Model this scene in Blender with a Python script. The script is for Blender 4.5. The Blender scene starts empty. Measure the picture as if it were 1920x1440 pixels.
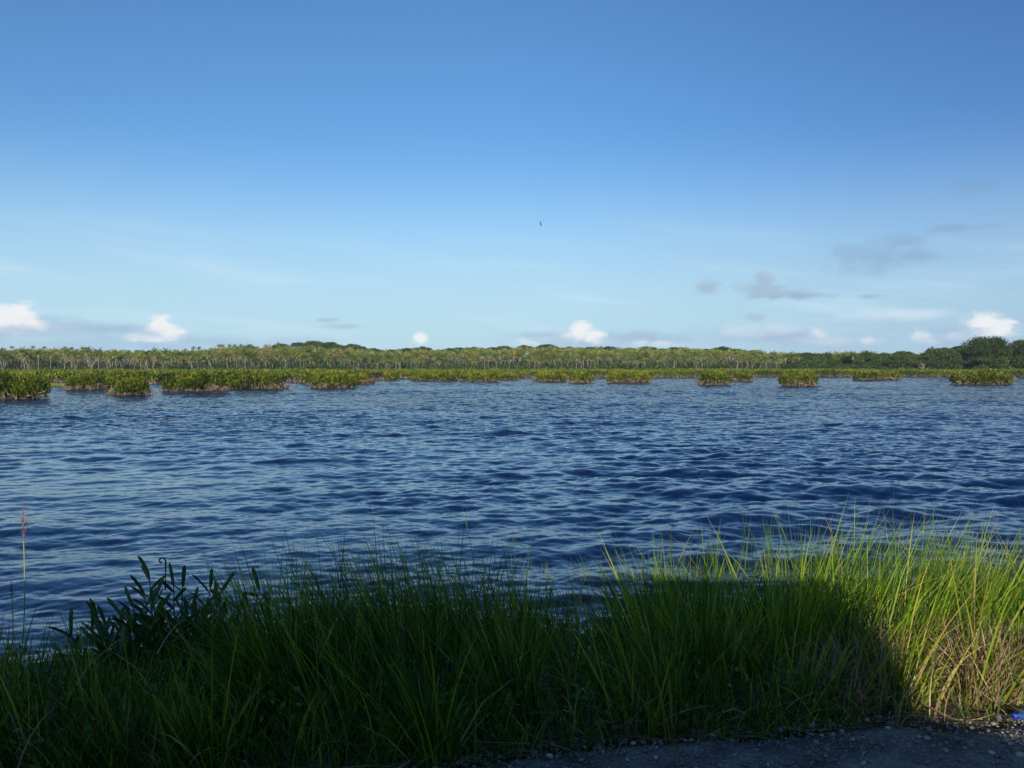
import bpy, math, random
import numpy as np
from mathutils import Vector, Matrix
R = math.radians
rng = np.random.default_rng(7)
random.seed(7)
scene = bpy.context.scene
COL = scene.collection

# ------------------------------------------------------------------ camera
F = 1598.0            # focal length in pixels of the 1920 px wide photograph
CAMZ = 2.5            # metres above the water
HORY = 692.0
A = math.atan((720 - HORY) / F)
cam_d = bpy.data.cameras.new('camera')
cam = bpy.data.objects.new('camera', cam_d); COL.objects.link(cam)
cam_d.sensor_width = 36; cam_d.lens = F / 1920 * 36
cam_d.clip_start = 0.05; cam_d.clip_end = 20000
cam.location = (0, 0, CAMZ); cam.rotation_euler = (R(90) - A, 0, 0)
scene.camera = cam

def ray(px, py):
    u, v = (px - 960) / F, (720 - py) / F
    return np.array([u, math.cos(A) + v * math.sin(A), -math.sin(A) + v * math.cos(A)])
def on_z(px, py, z=0.0):
    r = ray(px, py); t = (z - CAMZ) / r[2]
    return np.array([0, 0, CAMZ]) + r * t
def at_d(px, py, D):
    r = ray(px, py); return np.array([0, 0, CAMZ]) + r * (D / r[1])

# ------------------------------------------------------------------ light
SUN_EL, SUN_AZ = 14.0, 3.0       # sun low behind the camera, a little to the left
d = Vector((math.sin(R(SUN_AZ)) * math.cos(R(SUN_EL)), math.cos(R(SUN_AZ)) * math.cos(R(SUN_EL)), -math.sin(R(SUN_EL))))
sd = bpy.data.lights.new('sun', 'SUN'); sd.energy = 5.0; sd.angle = R(0.5); sd.color = (1.0, 0.89, 0.72)
sun = bpy.data.objects.new('sun', sd); COL.objects.link(sun)
sun.rotation_euler = d.to_track_quat('-Z', 'Y').to_euler()

scene.view_settings.view_transform = 'Standard'
scene.view_settings.look = 'None'
scene.view_settings.gamma = 1
scene.view_settings.exposure = 0.0
scene.view_settings.use_curve_mapping = False

# ---------------------------------------------------------------- node helpers
class NT:
    def __init__(s, tree):
        s.t = tree; tree.nodes.clear()
    def n(s, typ, **kw):
        nd = s.t.nodes.new(typ)
        for k, v in kw.items():
            if k.startswith('i_'):
                key = k[2:]
                nd.inputs[int(key) if key.isdigit() else key.replace('_', ' ')].default_value = v
            else: setattr(nd, k, v)
        return nd
    def l(s, a, b): s.t.links.new(a, b)
    def val(s, x, sock):
        if isinstance(x, (int, float)): sock.default_value = x
        elif isinstance(x, (tuple, list)): sock.default_value = x
        else: s.l(x, sock)
    def m(s, op, a, b=None, c=None, clamp=False):
        nd = s.t.nodes.new('ShaderNodeMath'); nd.operation = op; nd.use_clamp = clamp
        s.val(a, nd.inputs[0])
        if b is not None: s.val(b, nd.inputs[1])
        if c is not None: s.val(c, nd.inputs[2])
        return nd.outputs[0]
    def mr(s, x, a, b, c=0.0, d=1.0, interp='SMOOTHSTEP'):
        nd = s.t.nodes.new('ShaderNodeMapRange'); nd.interpolation_type = interp; nd.clamp = True
        s.val(x, nd.inputs[0])
        for i, v in enumerate((a, b, c, d)): s.val(v, nd.inputs[i + 1])
        return nd.outputs[0]
    def mix(s, f, a, b, blend='MIX'):
        nd = s.t.nodes.new('ShaderNodeMix'); nd.data_type = 'RGBA'; nd.blend_type = blend
        s.val(f, nd.inputs[0])
        for x, k in ((a, 6), (b, 7)):
            if isinstance(x, tuple) and len(x) == 3: x = (*x, 1)
            s.val(x, nd.inputs[k])
        return nd.outputs[2]
    def noise(s, vec, scale, detail=4, rough=0.55, dist=0.0, dims='3D'):
        nd = s.t.nodes.new('ShaderNodeTexNoise'); nd.noise_dimensions = dims
        if vec is not None: s.l(vec, nd.inputs['Vector'])
        nd.inputs['Scale'].default_value = scale; nd.inputs['Detail'].default_value = detail
        nd.inputs['Roughness'].default_value = rough; nd.inputs['Distortion'].default_value = dist
        return nd.outputs[0]

# ---------------------------------------------------------------- world
world = bpy.data.worlds.new('World'); scene.world = world; world.use_nodes = True
w = NT(world.node_tree)
sky = w.n('ShaderNodeTexSky', sky_type='NISHITA')
sky.sun_disc = False; sky.sun_elevation = R(SUN_EL); sky.sun_rotation = R(180 + SUN_AZ)
sky.altitude = 0; sky.air_density = 1.0; sky.dust_density = 0.6; sky.ozone_density = 2.0
SKY_STRENGTH = 0.15
tc = w.n('ShaderNodeTexCoord')
vec = tc.outputs['Generated']
sep = w.n('ShaderNodeSeparateXYZ'); w.l(vec, sep.inputs[0])
az = w.m('MULTIPLY', w.m('ARCTAN2', sep.outputs[0], sep.outputs[1]), 57.2958)       # degrees, 0 = +Y
el = w.m('MULTIPLY', w.m('ARCSINE', sep.outputs[2]), 57.2958)
base = sky.outputs[0]
base = w.mix(1.0, base, (0.45, 0.695, 0.955), 'MULTIPLY')
# thin high haze towards the horizon
elp = w.m('MAXIMUM', el, 0.0)
base = w.mix(w.mr(az, -6.0, 36.0), base, w.mix(1.0, base, (0.68, 0.70, 0.80), 'MULTIPLY'))
hz = w.mr(elp, 0.0, 17.0, 0.88, 0.0, 'SMOOTHERSTEP')
HZC = (3.4, 4.95, 5.85)
base = w.mix(hz, base, w.mix(w.mr(az, 0.0, 34.0), HZC, (2.9, 4.3, 5.4)))
# noises shared by all clouds; stretched a little sideways
cmb = w.n('ShaderNodeCombineXYZ'); w.l(w.m('MULTIPLY', az, 0.6), cmb.inputs[0]); w.l(el, cmb.inputs[1])
n1 = w.noise(cmb.outputs[0], 1.1, 6, 0.6)
n2 = w.noise(cmb.outputs[0], 0.35, 5, 0.6)
nH = w.noise(cmb.outputs[0], 1.6, 8, 0.62)
cmb2 = w.n('ShaderNodeCombineXYZ'); w.l(w.m('MULTIPLY', az, 0.12), cmb2.inputs[0]); w.l(w.m('ADD', el, w.m('MULTIPLY', az, 0.09)), cmb2.inputs[1])
n3 = w.noise(cmb2.outputs[0], 0.55, 4, 0.5)
def ang(px, py):
    r = ray(px, py); r = r / np.linalg.norm(r)
    return math.degrees(math.atan2(r[0], r[1])), math.degrees(math.asin(r[2]))
def blob(px, py, rx, ry, soft=0.55, rough=1.0, noise=None, flat=None):
    """soft cloud lump at a compass direction and elevation; returns its density 0..1"""
    a0, e0 = ang(px, py); k = 57.2958 / F
    dx = w.m('DIVIDE', w.m('SUBTRACT', az, a0), rx * k)
    dy = w.m('DIVIDE', w.m('SUBTRACT', el, e0), ry * k)
    q = w.m('ADD', w.m('MULTIPLY', dx, dx), w.m('MULTIPLY', dy, dy))
    q = w.m('SQRT', q)
    q = w.m('ADD', q, w.m('MULTIPLY', w.m('SUBTRACT', noise or n1, 0.5), 2.6 * rough))
    o = w.mr(q, 1.0 + soft * 0.5, 1.0 - soft, 0.0, 1.0)
    if flat is not None:
        eb = e0 - ry * k * flat; o = w.m('MULTIPLY', o, w.mr(w.m('ADD', el, w.m('MULTIPLY', w.m('SUBTRACT', n2, 0.5), 0.5)), eb - 0.3, eb + 0.4))
    return o
def union(lst):
    o = lst[0]
    for x in lst[1:]: o = w.m('MAXIMUM', o, x)
    return o
def lay(dens, amt, col):
    global base
    base = w.mix(w.m('MULTIPLY', dens, amt), base, col)
# faint streaks of high cloud
band = w.m('MULTIPLY', w.mr(elp, 0.5, 3.0), w.mr(elp, 11.0, 4.5))
lay(w.m('MULTIPLY', w.mr(n3, 0.48, 0.72), band), 0.38, (4.6, 5.7, 6.6))
# low grey banks
greys = [(120, 645, 260, 16), (300, 648, 120, 12), (1100, 645, 90, 12), (60, 622, 150, 17), (200, 615, 90, 9), (330, 640, 260, 14), (1150, 638, 190, 13), (1010, 628, 60, 8), (1440, 630, 150, 22),
         (1560, 640, 170, 20), (1760, 620, 120, 20), (1830, 640, 170, 20), (1900, 610, 60, 22)]
lay(union([blob(*g, soft=0.9, rough=1.1, noise=n2) for g in greys]), 0.72, (2.6, 3.7, 4.95))
greys2 = [(60, 608, 75, 16), (190, 618, 70, 8), (95, 612, 55, 10), (640, 612, 40, 5), (612, 600, 20, 5), (1418, 596, 22, 8), (1210, 630, 60, 10), (1480, 632, 60, 12)]
lay(union([blob(*g, soft=0.8, rough=0.9) for g in greys2]), 0.6, (2.5, 3.4, 4.6))
# sunlit cumulus heads
heads = [(28, 594, 34, 24), (2, 602, 34, 22), (60, 606, 24, 13), (300, 612, 22, 19), (322, 623, 24, 16), (270, 634, 30, 8), (788, 634, 13, 13), (1088, 621, 24, 20), (1112, 632, 24, 14), (1068, 630, 14, 9),
         (1848, 605, 28, 18), (1880, 614, 18, 16), (1862, 620, 34, 13)]
lay(union([blob(*g, soft=0.65, rough=0.95, noise=nH, flat=1.15) for g in heads]), 0.9, (6.2, 6.25, 6.3))
lay(union([blob(*g, soft=0.9, rough=1.4, noise=nH, flat=0.7) for g in [(990, 643, 26, 8), (1726, 630, 17, 11), (1742, 640, 16, 7), (1535, 626, 18, 10), (1632, 640, 12, 7), (1240, 646, 34, 6), (1790, 632, 18, 6), (1205, 642, 14, 10)]]), 0.6, (5.7, 5.9, 6.2))
lay(union([blob(*g, soft=0.9, rough=1.0) for g in [(52, 618, 60, 9), (100, 614, 36, 8), (280, 626, 24, 8), (262, 632, 22, 6), (1062, 634, 26, 7), (1132, 640, 30, 7), (1828, 622, 28, 8), (1800, 630, 40, 8)]]), 0.6, (3.5, 4.3, 5.3))  # cumulus undersides, their shading put into the sky colour
# soft pale tops of the hazy bank on the right
lay(union([blob(*g, soft=0.9, rough=1.0) for g in [(1400, 620, 45, 12), (1460, 616, 40, 10), (1680, 590, 90, 10), (1560, 640, 70, 10)]]), 0.35, (5.2, 5.7, 6.3))
# small mauve-grey clouds higher up
mv = [(1425, 544, 46, 15), (1432, 527, 24, 16), (1465, 551, 50, 8), (1330, 540, 24, 13)]
lay(union([blob(*g, soft=0.8, rough=0.9) for g in mv]), 0.6, (2.4, 2.95, 3.75))
mv = [(1640, 483, 74, 26), (1695, 452, 36, 13), (1592, 482, 32, 24), (1710, 480, 50, 14), (1790, 428, 50, 7), (1820, 350, 36, 10), (1628, 556, 26, 4), (1500, 556, 70, 5)]
lay(union([blob(*g, soft=1.1, rough=1.1) for g in mv]), 0.42, (1.5, 2.2, 3.5))
bg = w.n('ShaderNodeBackground'); bg.inputs['Strength'].default_value = SKY_STRENGTH
w.l(base, bg.inputs['Color'])
wo = w.n('ShaderNodeOutputWorld'); w.l(bg.outputs[0], wo.inputs[0])

# ---------------------------------------------------------------- mesh helpers
def mesh_np(name, V, Fq, mat=None, parent=None, attrs=None, smooth=False, loc=None):
    """V (n,3), Fq (m,3) or (m,4) -> one mesh object"""
    me = bpy.data.meshes.new(name)
    V = np.ascontiguousarray(V, dtype=np.float32); Fq = np.ascontiguousarray(Fq, dtype=np.int32)
    k = Fq.shape[1]
    me.vertices.add(len(V)); me.vertices.foreach_set('co', V.ravel())
    me.loops.add(Fq.size); me.loops.foreach_set('vertex_index', Fq.ravel())
    me.polygons.add(len(Fq)); me.polygons.foreach_set('loop_start', np.arange(0, Fq.size, k, dtype=np.int32))
    try: me.polygons.foreach_set('loop_total', np.full(len(Fq), k, dtype=np.int32))
    except Exception: pass
    if smooth: me.polygons.foreach_set('use_smooth', np.ones(len(Fq), dtype=bool))
    for an, av in (attrs or {}).items():
        a = me.attributes.new(an, 'FLOAT', 'POINT'); a.data.foreach_set('value', np.ascontiguousarray(av, dtype=np.float32))
    me.update(calc_edges=True)
    if mat: me.materials.append(mat)
    o = bpy.data.objects.new(name, me); COL.objects.link(o)
    if parent: o.parent = parent
    if loc is not None: o.location = loc
    return o
class MB:
    """collects pieces of quads / tris into one mesh"""
    def __init__(s): s.V = []; s.F = []; s.A = []; s.n = 0
    def add(s, V, Fq, a=0.0):
        V = np.asarray(V, float); Fq = np.asarray(Fq, int)
        if Fq.shape[1] == 3: Fq = np.hstack([Fq, Fq[:, 2:3]])
        s.V.append(V); s.F.append(Fq + s.n); s.n += len(V)
        s.A.append(np.full(len(V), a) if np.isscalar(a) else a)
    def build(s, name, mat, parent=None, smooth=False, loc=None):
        V = np.vstack(s.V); Fq = np.vstack(s.F); a = np.concatenate(s.A)
        tri = Fq[:, 2] == Fq[:, 3]
        me = bpy.data.meshes.new(name)
        faces = [tuple(f[:3]) if t else tuple(f) for f, t in zip(Fq.tolist(), tri)]
        if len(faces) > 20000 and (tri.all() or not tri.any()):
            bpy.data.meshes.remove(me)
            return mesh_np(name, V, Fq[:, :3] if tri.all() else Fq, mat, parent, {'tint': a}, smooth, loc)
        me.from_pydata(V.tolist(), [], faces)
        at = me.attributes.new('tint', 'FLOAT', 'POINT'); at.data.foreach_set('value', a.astype(np.float32))
        if smooth: me.polygons.foreach_set('use_smooth', np.ones(len(faces), dtype=bool))
        me.update(); me.materials.append(mat)
        o = bpy.data.objects.new(name, me); COL.objects.link(o)
        if parent: o.parent = parent
        if loc is not None: o.location = loc
        return o
def tube_geo(P, r, sides=5):
    P = np.asarray(P, float); n = len(P)
    r = np.broadcast_to(np.asarray(r, float), (n,))
    T = np.gradient(P, axis=0); T /= np.linalg.norm(T, axis=1)[:, None] + 1e-9
    ref = np.array([0, 0, 1.0]) if abs(T[:, 2]).mean() < 0.8 else np.array([1.0, 0, 0])
    X = np.cross(T, ref); X /= np.linalg.norm(X, axis=1)[:, None] + 1e-9
    Y = np.cross(T, X)
    a = np.arange(sides) * 2 * math.pi / sides
    V = (P[:, None, :] + r[:, None, None] * (np.cos(a)[None, :, None] * X[:, None, :] + np.sin(a)[None, :, None] * Y[:, None, :])).reshape(-1, 3)
    i = np.arange(n - 1)[:, None] * sides; j = np.arange(sides)[None, :]; jn = (j + 1) % sides
    Fq = np.stack([i + j, i + jn, i + sides + jn, i + sides + j], -1).reshape(-1, 4)
    return V, Fq
def tag(o, label=None, cat=None, group=None, kind=None):
    if label: o['label'] = label
    if cat: o['category'] = cat
    if group: o['group'] = group
    if kind: o['kind'] = kind
    return o
def empty(name, loc, rz=0.0, label=None, cat=None, group=None):
    o = bpy.data.objects.new(name, None); COL.objects.link(o)
    o.empty_display_size = 0.3
    o.location = loc; o.rotation_euler = (0, 0, rz)
    return tag(o, label, cat, group)
def vnoise(x, y, s, seed=0):
    """smooth value noise, vectorised, about -1..1"""
    g = np.random.default_rng(1000 + seed).uniform(-1, 1, (256, 256))
    u, v = np.asarray(x) / s, np.asarray(y) / s
    i, j = np.floor(u).astype(int), np.floor(v).astype(int); fu, fv = u - i, v - j
    fu = fu * fu * (3 - 2 * fu); fv = fv * fv * (3 - 2 * fv)
    q = lambda a, b: g[a % 256, b % 256]
    return (q(i, j) * (1 - fu) + q(i + 1, j) * fu) * (1 - fv) + (q(i, j + 1) * (1 - fu) + q(i + 1, j + 1) * fu) * fv

# ---------------------------------------------------------------- materials
def mat(name):
    m = bpy.data.materials.new(name); m.use_nodes = True
    return m, NT(m.node_tree)
def leafy(name, cols, rough=0.5, trans=0.25, tcol=None, spec=0.3, objvar=0.0, noise_scale=None):
    """colour ramp over the per-leaf 'tint' attribute; part of the light passes through the leaf"""
    m, n = mat(name)
    at = n.n('ShaderNodeAttribute', attribute_name='tint')
    f = at.outputs['Fac']
    if objvar:
        oi = n.n('ShaderNodeObjectInfo')
        f = n.m('ADD', f, n.m('MULTIPLY', n.m('SUBTRACT', oi.outputs['Random'], 0.5), objvar), clamp=True)
    if noise_scale:
        g = n.n('ShaderNodeNewGeometry')
        f = n.m('ADD', f, n.m('MULTIPLY', n.m('SUBTRACT', n.noise(g.outputs['Position'], noise_scale, 3), 0.5), 0.7), clamp=True)
    cr = n.n('ShaderNodeValToRGB'); n.l(f, cr.inputs[0])
    el_ = cr.color_ramp.elements
    while len(el_) > 1: el_.remove(el_[0])
    el_[0].position = cols[0][0]; el_[0].color = (*cols[0][1], 1)
    for p, c in cols[1:]:
        e = el_.new(p); e.color = (*c, 1)
    b = n.n('ShaderNodeBsdfPrincipled'); n.l(cr.outputs[0], b.inputs['Base Color'])
    b.inputs['Roughness'].default_value = rough; b.inputs['Specular IOR Level'].default_value = spec
    out = n.n('ShaderNodeOutputMaterial')
    if trans > 0:
        t = n.n('ShaderNodeBsdfTranslucent')
        n.l(n.mix(1.0, cr.outputs[0], tcol or (1.3, 1.25, 0.5), 'MULTIPLY'), t.inputs[0])
        mx = n.n('ShaderNodeMixShader', i_0=trans); n.l(b.outputs[0], mx.inputs[1]); n.l(t.outputs[0], mx.inputs[2])
        n.l(mx.outputs[0], out.inputs[0])
    else: n.l(b.outputs[0], out.inputs[0])
    return m
def plain(name, c1, c2=None, rough=0.8, scale=20, bump=0.0, spec=0.3, metal=0.0):
    m, n = mat(name)
    b = n.n('ShaderNodeBsdfPrincipled')
    b.inputs['Roughness'].default_value = rough; b.inputs['Specular IOR Level'].default_value = spec; b.inputs['Metallic'].default_value = metal
    g = n.n('ShaderNodeNewGeometry')
    ns = n.noise(g.outputs['Position'], scale, 5, 0.6)
    n.l(n.mix(n.mr(ns, 0.35, 0.65), c1, c2 or c1), b.inputs['Base Color'])
    if bump:
        bp = n.n('ShaderNodeBump', i_Strength=1.0, i_Distance=bump); n.l(ns, bp.inputs['Height']); n.l(bp.outputs[0], b.inputs['Normal'])
    out = n.n('ShaderNodeOutputMaterial'); n.l(b.outputs[0], out.inputs[0])
    return m

M = {}
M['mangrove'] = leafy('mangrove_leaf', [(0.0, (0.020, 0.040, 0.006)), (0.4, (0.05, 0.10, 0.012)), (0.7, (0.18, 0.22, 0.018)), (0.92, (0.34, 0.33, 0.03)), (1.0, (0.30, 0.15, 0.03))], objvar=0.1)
M['palm'] = leafy('palm_frond', [(0.0, (0.05, 0.085, 0.018)), (0.45, (0.155, 0.225, 0.042)), (0.8, (0.32, 0.37, 0.085)), (1.0, (0.36, 0.27, 0.11))], objvar=0.5)
M['palm_dry'] = leafy('dry_palm_frond', [(0.0, (0.07, 0.04, 0.02)), (1.0, (0.22, 0.13, 0.06))], trans=0.1)
M['tree'] = leafy('tree_leaf', [(0.0, (0.012, 0.030, 0.008)), (0.5, (0.045, 0.088, 0.020)), (0.85, (0.11, 0.16, 0.035)), (1.0, (0.18, 0.22, 0.05))], objvar=0.35)
M['bush'] = leafy('bush_leaf', [(0.0, (0.020, 0.040, 0.012)), (0.5, (0.05, 0.095, 0.022)), (1.0, (0.14, 0.18, 0.045))], objvar=0.4)
M['trunk'] = plain('palm_bark', (0.13, 0.12, 0.105), (0.33, 0.31, 0.27), 0.9, 0.6)
M['bark'] = plain('tree_bark', (0.16, 0.13, 0.10), (0.28, 0.24, 0.20), 0.9, 3.0)
M['root'] = plain('root_bark', (0.04, 0.030, 0.021), (0.32, 0.25, 0.18), 0.85, 1.6)
M['mud'] = plain('mud', (0.020, 0.016, 0.011), (0.11, 0.08, 0.052), 0.9, 1.3, 0.05)
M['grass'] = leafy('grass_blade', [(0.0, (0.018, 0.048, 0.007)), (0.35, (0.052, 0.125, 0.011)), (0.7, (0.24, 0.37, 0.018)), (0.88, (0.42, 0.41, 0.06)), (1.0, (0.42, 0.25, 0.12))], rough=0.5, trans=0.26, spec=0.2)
M['straw'] = leafy('dry_grass_blade', [(0.0, (0.10, 0.06, 0.03)), (0.5, (0.33, 0.235, 0.125)), (1.0, (0.56, 0.45, 0.27))], rough=0.6, trans=0.15, tcol=(1, 0.9, 0.7))
M['fern'] = leafy('fern_leaf', [(0.0, (0.018, 0.05, 0.018)), (1.0, (0.055, 0.12, 0.028))], rough=0.35, trans=0.12, spec=0.45)
M['weed'] = leafy('weed_leaf', [(0.0, (0.05, 0.15, 0.015)), (1.0, (0.12, 0.26, 0.02))], rough=0.5, trans=0.3)
M['spike'] = plain('seed_head', (0.15, 0.085, 0.10), (0.27, 0.17, 0.16), 0.7, 60)
M['stalk'] = plain('stalk', (0.28, 0.32, 0.08), (0.40, 0.36, 0.12), 0.6, 30)

# ---------------------------------------------------------------- land
SKYL = [(-2500, 656), (-300, 655), (0, 657), (100, 657), (250, 663), (330, 662), (400, 655), (440, 650), (500, 652), (530, 650), (580, 648), (640, 652), (680, 658), (720, 663),
        (745, 662), (780, 657), (820, 658), (850, 658), (950, 655), (1010, 653), (1060, 653), (1110, 655), (1200, 657), (1280, 656), (1340, 658), (1430, 663),
        (1500, 666), (1560, 664), (1640, 665), (1700, 664), (1750, 662), (1800, 661), (1920, 660), (2300, 658), (4500, 658)]
SX, SY = np.array(SKYL, float).T
D_FRONT, D_RIDGE = 385.0, 640.0
def skyline(px): return np.interp(px, SX, SY)
def ridge_z(px):   # ground height at the ridge so that an 11 m palm reaches the skyline
    return CAMZ + (HORY - skyline(px)) * D_RIDGE / F - 8.6
def road_edge(x):  # distance of the road's verge from the camera, metres
    return np.interp(x, [-60, -9, -2, 0, 1.5, 2.2, 9, 60], [2.6, 2.7, 3.05, 3.37, 3.68, 3.80, 3.9, 4.0]) + 0.05 * np.sin(np.asarray(x) * 1.7 + 0.6) + 0.025 * np.sin(np.asarray(x) * 5.1)
ROAD_Z = 0.95
def shore(px):     # far shore distance as a function of photo column
    return np.interp(px, [-2500, 0, 100, 300, 600, 750, 1000, 1200, 1450, 1920, 4500], [150, 150, 128, 150, 165, 215, 235, 235, 262, 258, 258])
def land_z(x, y):
    x = np.asarray(x, float); y = np.asarray(y, float)
    px = 960 + x / np.maximum(y, 1.0) * F
    e = road_edge(x)
    near = np.interp(y - e, [-50, 0, 0.5, 1.3, 3.4, 5.0, 9.0], [ROAD_Z - 0.03, ROAD_Z - 0.03, 0.90, 0.76, 0.02, -0.4, -1.3])
    near = near + 0.03 * vnoise(x, y, 0.5, 1) * (np.abs(y - e - 1.5) < 3)
    s = shore(px)
    far = np.interp(y - s, [-15, 0, 6, 60], [-1.3, -0.15, 0.25, 0.5])
    t = np.clip((y - D_FRONT + 15) / (D_RIDGE - D_FRONT), 0, 1.0)
    hill = 0.5 + (ridge_z(px) - 0.5) * t + vnoise(x, y, 40, 2) * 0.6 * np.clip(t * 4, 0, 1)
    back = np.clip((y - D_RIDGE) / 400, 0, 1)
    hill = hill - back * 3
    far = np.where(y > D_FRONT - 40, np.maximum(far, hill * np.clip((y - D_FRONT + 40) / 30, 0, 1)), far)
    return np.where(y < 60, near, far)
ys = np.concatenate([np.arange(-30, 2, 2.0), np.arange(2, 9, 0.07), np.arange(9, 60, 6), np.arange(60, 330, 6), np.arange(330, 700, 10), np.geomspace(710, 2600, 18)])
xs = np.concatenate([-np.geomspace(1100, 9, 90)[:-1] , np.arange(-9, 9.01, 0.09), np.geomspace(9, 1100, 90)[1:]])
xs[0] = -2600; xs[-1] = 2600
GX, GY = np.meshgrid(xs, ys)
GZ = land_z(GX, GY)
nx, ny = len(xs), len(ys)
i, j = np.meshgrid(np.arange(nx - 1), np.arange(ny - 1))
k = (j * nx + i).ravel(); GF = np.stack([k, k + 1, k + nx + 1, k + nx], 1)
m, n = mat('ground')
g = n.n('ShaderNodeNewGeometry'); b = n.n('ShaderNodeBsdfPrincipled', i_Roughness=0.95)
ns = n.noise(g.outputs['Position'], 6.0, 8, 0.65); ns2 = n.noise(g.outputs['Position'], 0.05, 4, 0.6)
soil = n.mix(n.mr(ns, 0.35, 0.65), (0.035, 0.027, 0.018), (0.11, 0.085, 0.055))
scrub = n.mix(n.mr(ns2, 0.35, 0.65), (0.030, 0.050, 0.012), (0.07, 0.10, 0.02))
sp = n.n('ShaderNodeSeparateXYZ'); n.l(g.outputs['Position'], sp.inputs[0])
n.l(n.mix(n.mr(sp.outputs[1], 20, 60), soil, scrub), b.inputs['Base Color'])
bp = n.n('ShaderNodeBump', i_Strength=0.8, i_Distance=0.03); n.l(ns, bp.inputs['Height']); n.l(bp.outputs[0], b.inputs['Normal'])
o = n.n('ShaderNodeOutputMaterial'); n.l(b.outputs[0], o.inputs[0])
ground = mesh_np('ground', np.stack([GX, GY, GZ], -1).reshape(-1, 3), GF, m, smooth=True)
tag(ground, kind='structure')

# gravel road
m, n = mat('gravel_road')
g = n.n('ShaderNodeNewGeometry'); b = n.n('ShaderNodeBsdfPrincipled', i_Roughness=0.85)
vo = n.n('ShaderNodeTexVoronoi', feature='F1'); vo.inputs['Scale'].default_value = 55; n.l(g.outputs['Position'], vo.inputs['Vector'])
vo2 = n.n('ShaderNodeTexVoronoi', feature='F1'); vo2.inputs['Scale'].default_value = 130; n.l(g.outputs['Position'], vo2.inputs['Vector'])
nn = n.noise(g.outputs['Position'], 3.0, 6, 0.6)
stone = n.mix(n.mr(vo.outputs['Color'], 0.2, 0.9), (0.16, 0.155, 0.145), (0.46, 0.44, 0.42))
dark = n.mix(n.mr(nn, 0.35, 0.65), (0.11, 0.10, 0.085), (0.29, 0.27, 0.235))
n.l(n.mix(n.mr(vo.outputs['Distance'], 0.0, 0.55), stone, dark), b.inputs['Base Color'])
hgt = n.m('ADD', n.m('MULTIPLY', vo.outputs['Distance'], -1.0), n.m('MULTIPLY', vo2.outputs['Distance'], -0.4))
bp = n.n('ShaderNodeBump', i_Strength=1.0, i_Distance=0.02); n.l(hgt, bp.inputs['Height']); n.l(bp.outputs[0], b.inputs['Normal'])
o = n.n('ShaderNodeOutputMaterial'); n.l(b.outputs[0], o.inputs[0])
rx = np.concatenate([[-200, -60, -20], np.arange(-9, 9.01, 0.05), [20, 60, 200]])
rt = np.concatenate([[0, 0.02, 0.05, 0.1], np.arange(0.15, 2.5, 0.04), [3.5, 5, 7, 9]])
RX, RT = np.meshgrid(rx, rt)
RY = road_edge(np.clip(RX, -9, 9)) - 0.05 - RT
RZ = ROAD_Z + 0.012 * vnoise(RX, RY, 0.12, 5) + 0.006 * vnoise(RX, RY, 0.04, 6) + 0.01 * vnoise(RX, RY, 0.9, 7)
RZ = RZ - (RT < 0.01) * 0.06
nx, ny = len(rx), len(rt)
i, j = np.meshgrid(np.arange(nx - 1), np.arange(ny - 1)); k = (j * nx + i).ravel()
road = mesh_np('gravel_road', np.stack([RX, RY, RZ], -1).reshape(-1, 3), np.stack([k, k + nx, k + nx + 1, k + 1], 1), m, smooth=True)
tag(road, kind='structure')

# ---------------------------------------------------------------- water
def wave_tile(N, L, lp, lmin, lmax, wind_deg, spread, seed):
    r = np.random.default_rng(seed)
    k1 = np.fft.fftfreq(N, L / N) * 2 * math.pi
    KX, KY = np.meshgrid(k1, k1); K = np.hypot(KX, KY); K[0, 0] = 1e-6
    th = np.arctan2(KY, KX) - R(wind_deg)
    kp = 2 * math.pi / lp
    P = K ** -3.6 * np.exp(-0.9 * (kp / K) ** 2) * (np.abs(np.cos(th)) ** spread + 0.06)
    P *= (K > 2 * math.pi / lmax) * (K < 2 * math.pi / lmin); P[0, 0] = 0
    H = np.sqrt(P) * (r.normal(size=K.shape) + 1j * r.normal(size=K.shape))
    h = np.fft.ifft2(H).real; sl = np.fft.ifft2(1j * KY * H).real
    dx = np.fft.ifft2(-1j * KX / K * H).real; dy = np.fft.ifft2(-1j * KY / K * H).real
    s = sl.std(); return h / s, dx / s, dy / s, L
def samp(tile, X, Y, rot=0.0):
    h, dx, dy, L = tile; N = h.shape[0]; c, s = math.cos(rot), math.sin(rot)
    U = ((X * c + Y * s) / L * N); V = ((-X * s + Y * c) / L * N)
    i = np.floor(U).astype(np.int64); j = np.floor(V).astype(np.int64); fu = U - i; fv = V - j
    def q(a):
        i0, i1, j0, j1 = i % N, (i + 1) % N, j % N, (j + 1) % N
        return (a[j0, i0] * (1 - fu) + a[j0, i1] * fu) * (1 - fv) + (a[j1, i0] * (1 - fu) + a[j1, i1] * fu) * fv
    a, b_, c_ = q(h), q(dx), q(dy)
    return a, b_ * c - c_ * s, b_ * s + c_ * c
tA = wave_tile(512, 43.0, 2.9, 0.4, 9.0, 94, 2.2, 1)
tB = wave_tile(512, 17.0, 0.75, 0.12, 2.0, 80, 1.8, 2)
tC = wave_tile(512, 5.3, 0.22, 0.04, 0.5, 85, 1.5, 3)
Ds = [4.6]
while Ds[-1] < 330: Ds.append(Ds[-1] + max(0.018, Ds[-1] * 0.0034))
Ds = np.array(Ds)
S = np.concatenate([np.arange(-1.5, -0.68, 0.01), np.arange(-0.68, 0.68, 0.0014), np.arange(0.68, 1.51, 0.01)])
SS, DD = np.meshgrid(S, Ds)
X, Y = SS * DD, DD.copy()
gust = 0.5 + 0.5 * vnoise(X + 0.5 * Y, Y, 23, 21); gust2 = 0.5 + 0.5 * vnoise(X - 0.4 * Y, Y, 9, 22)
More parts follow.
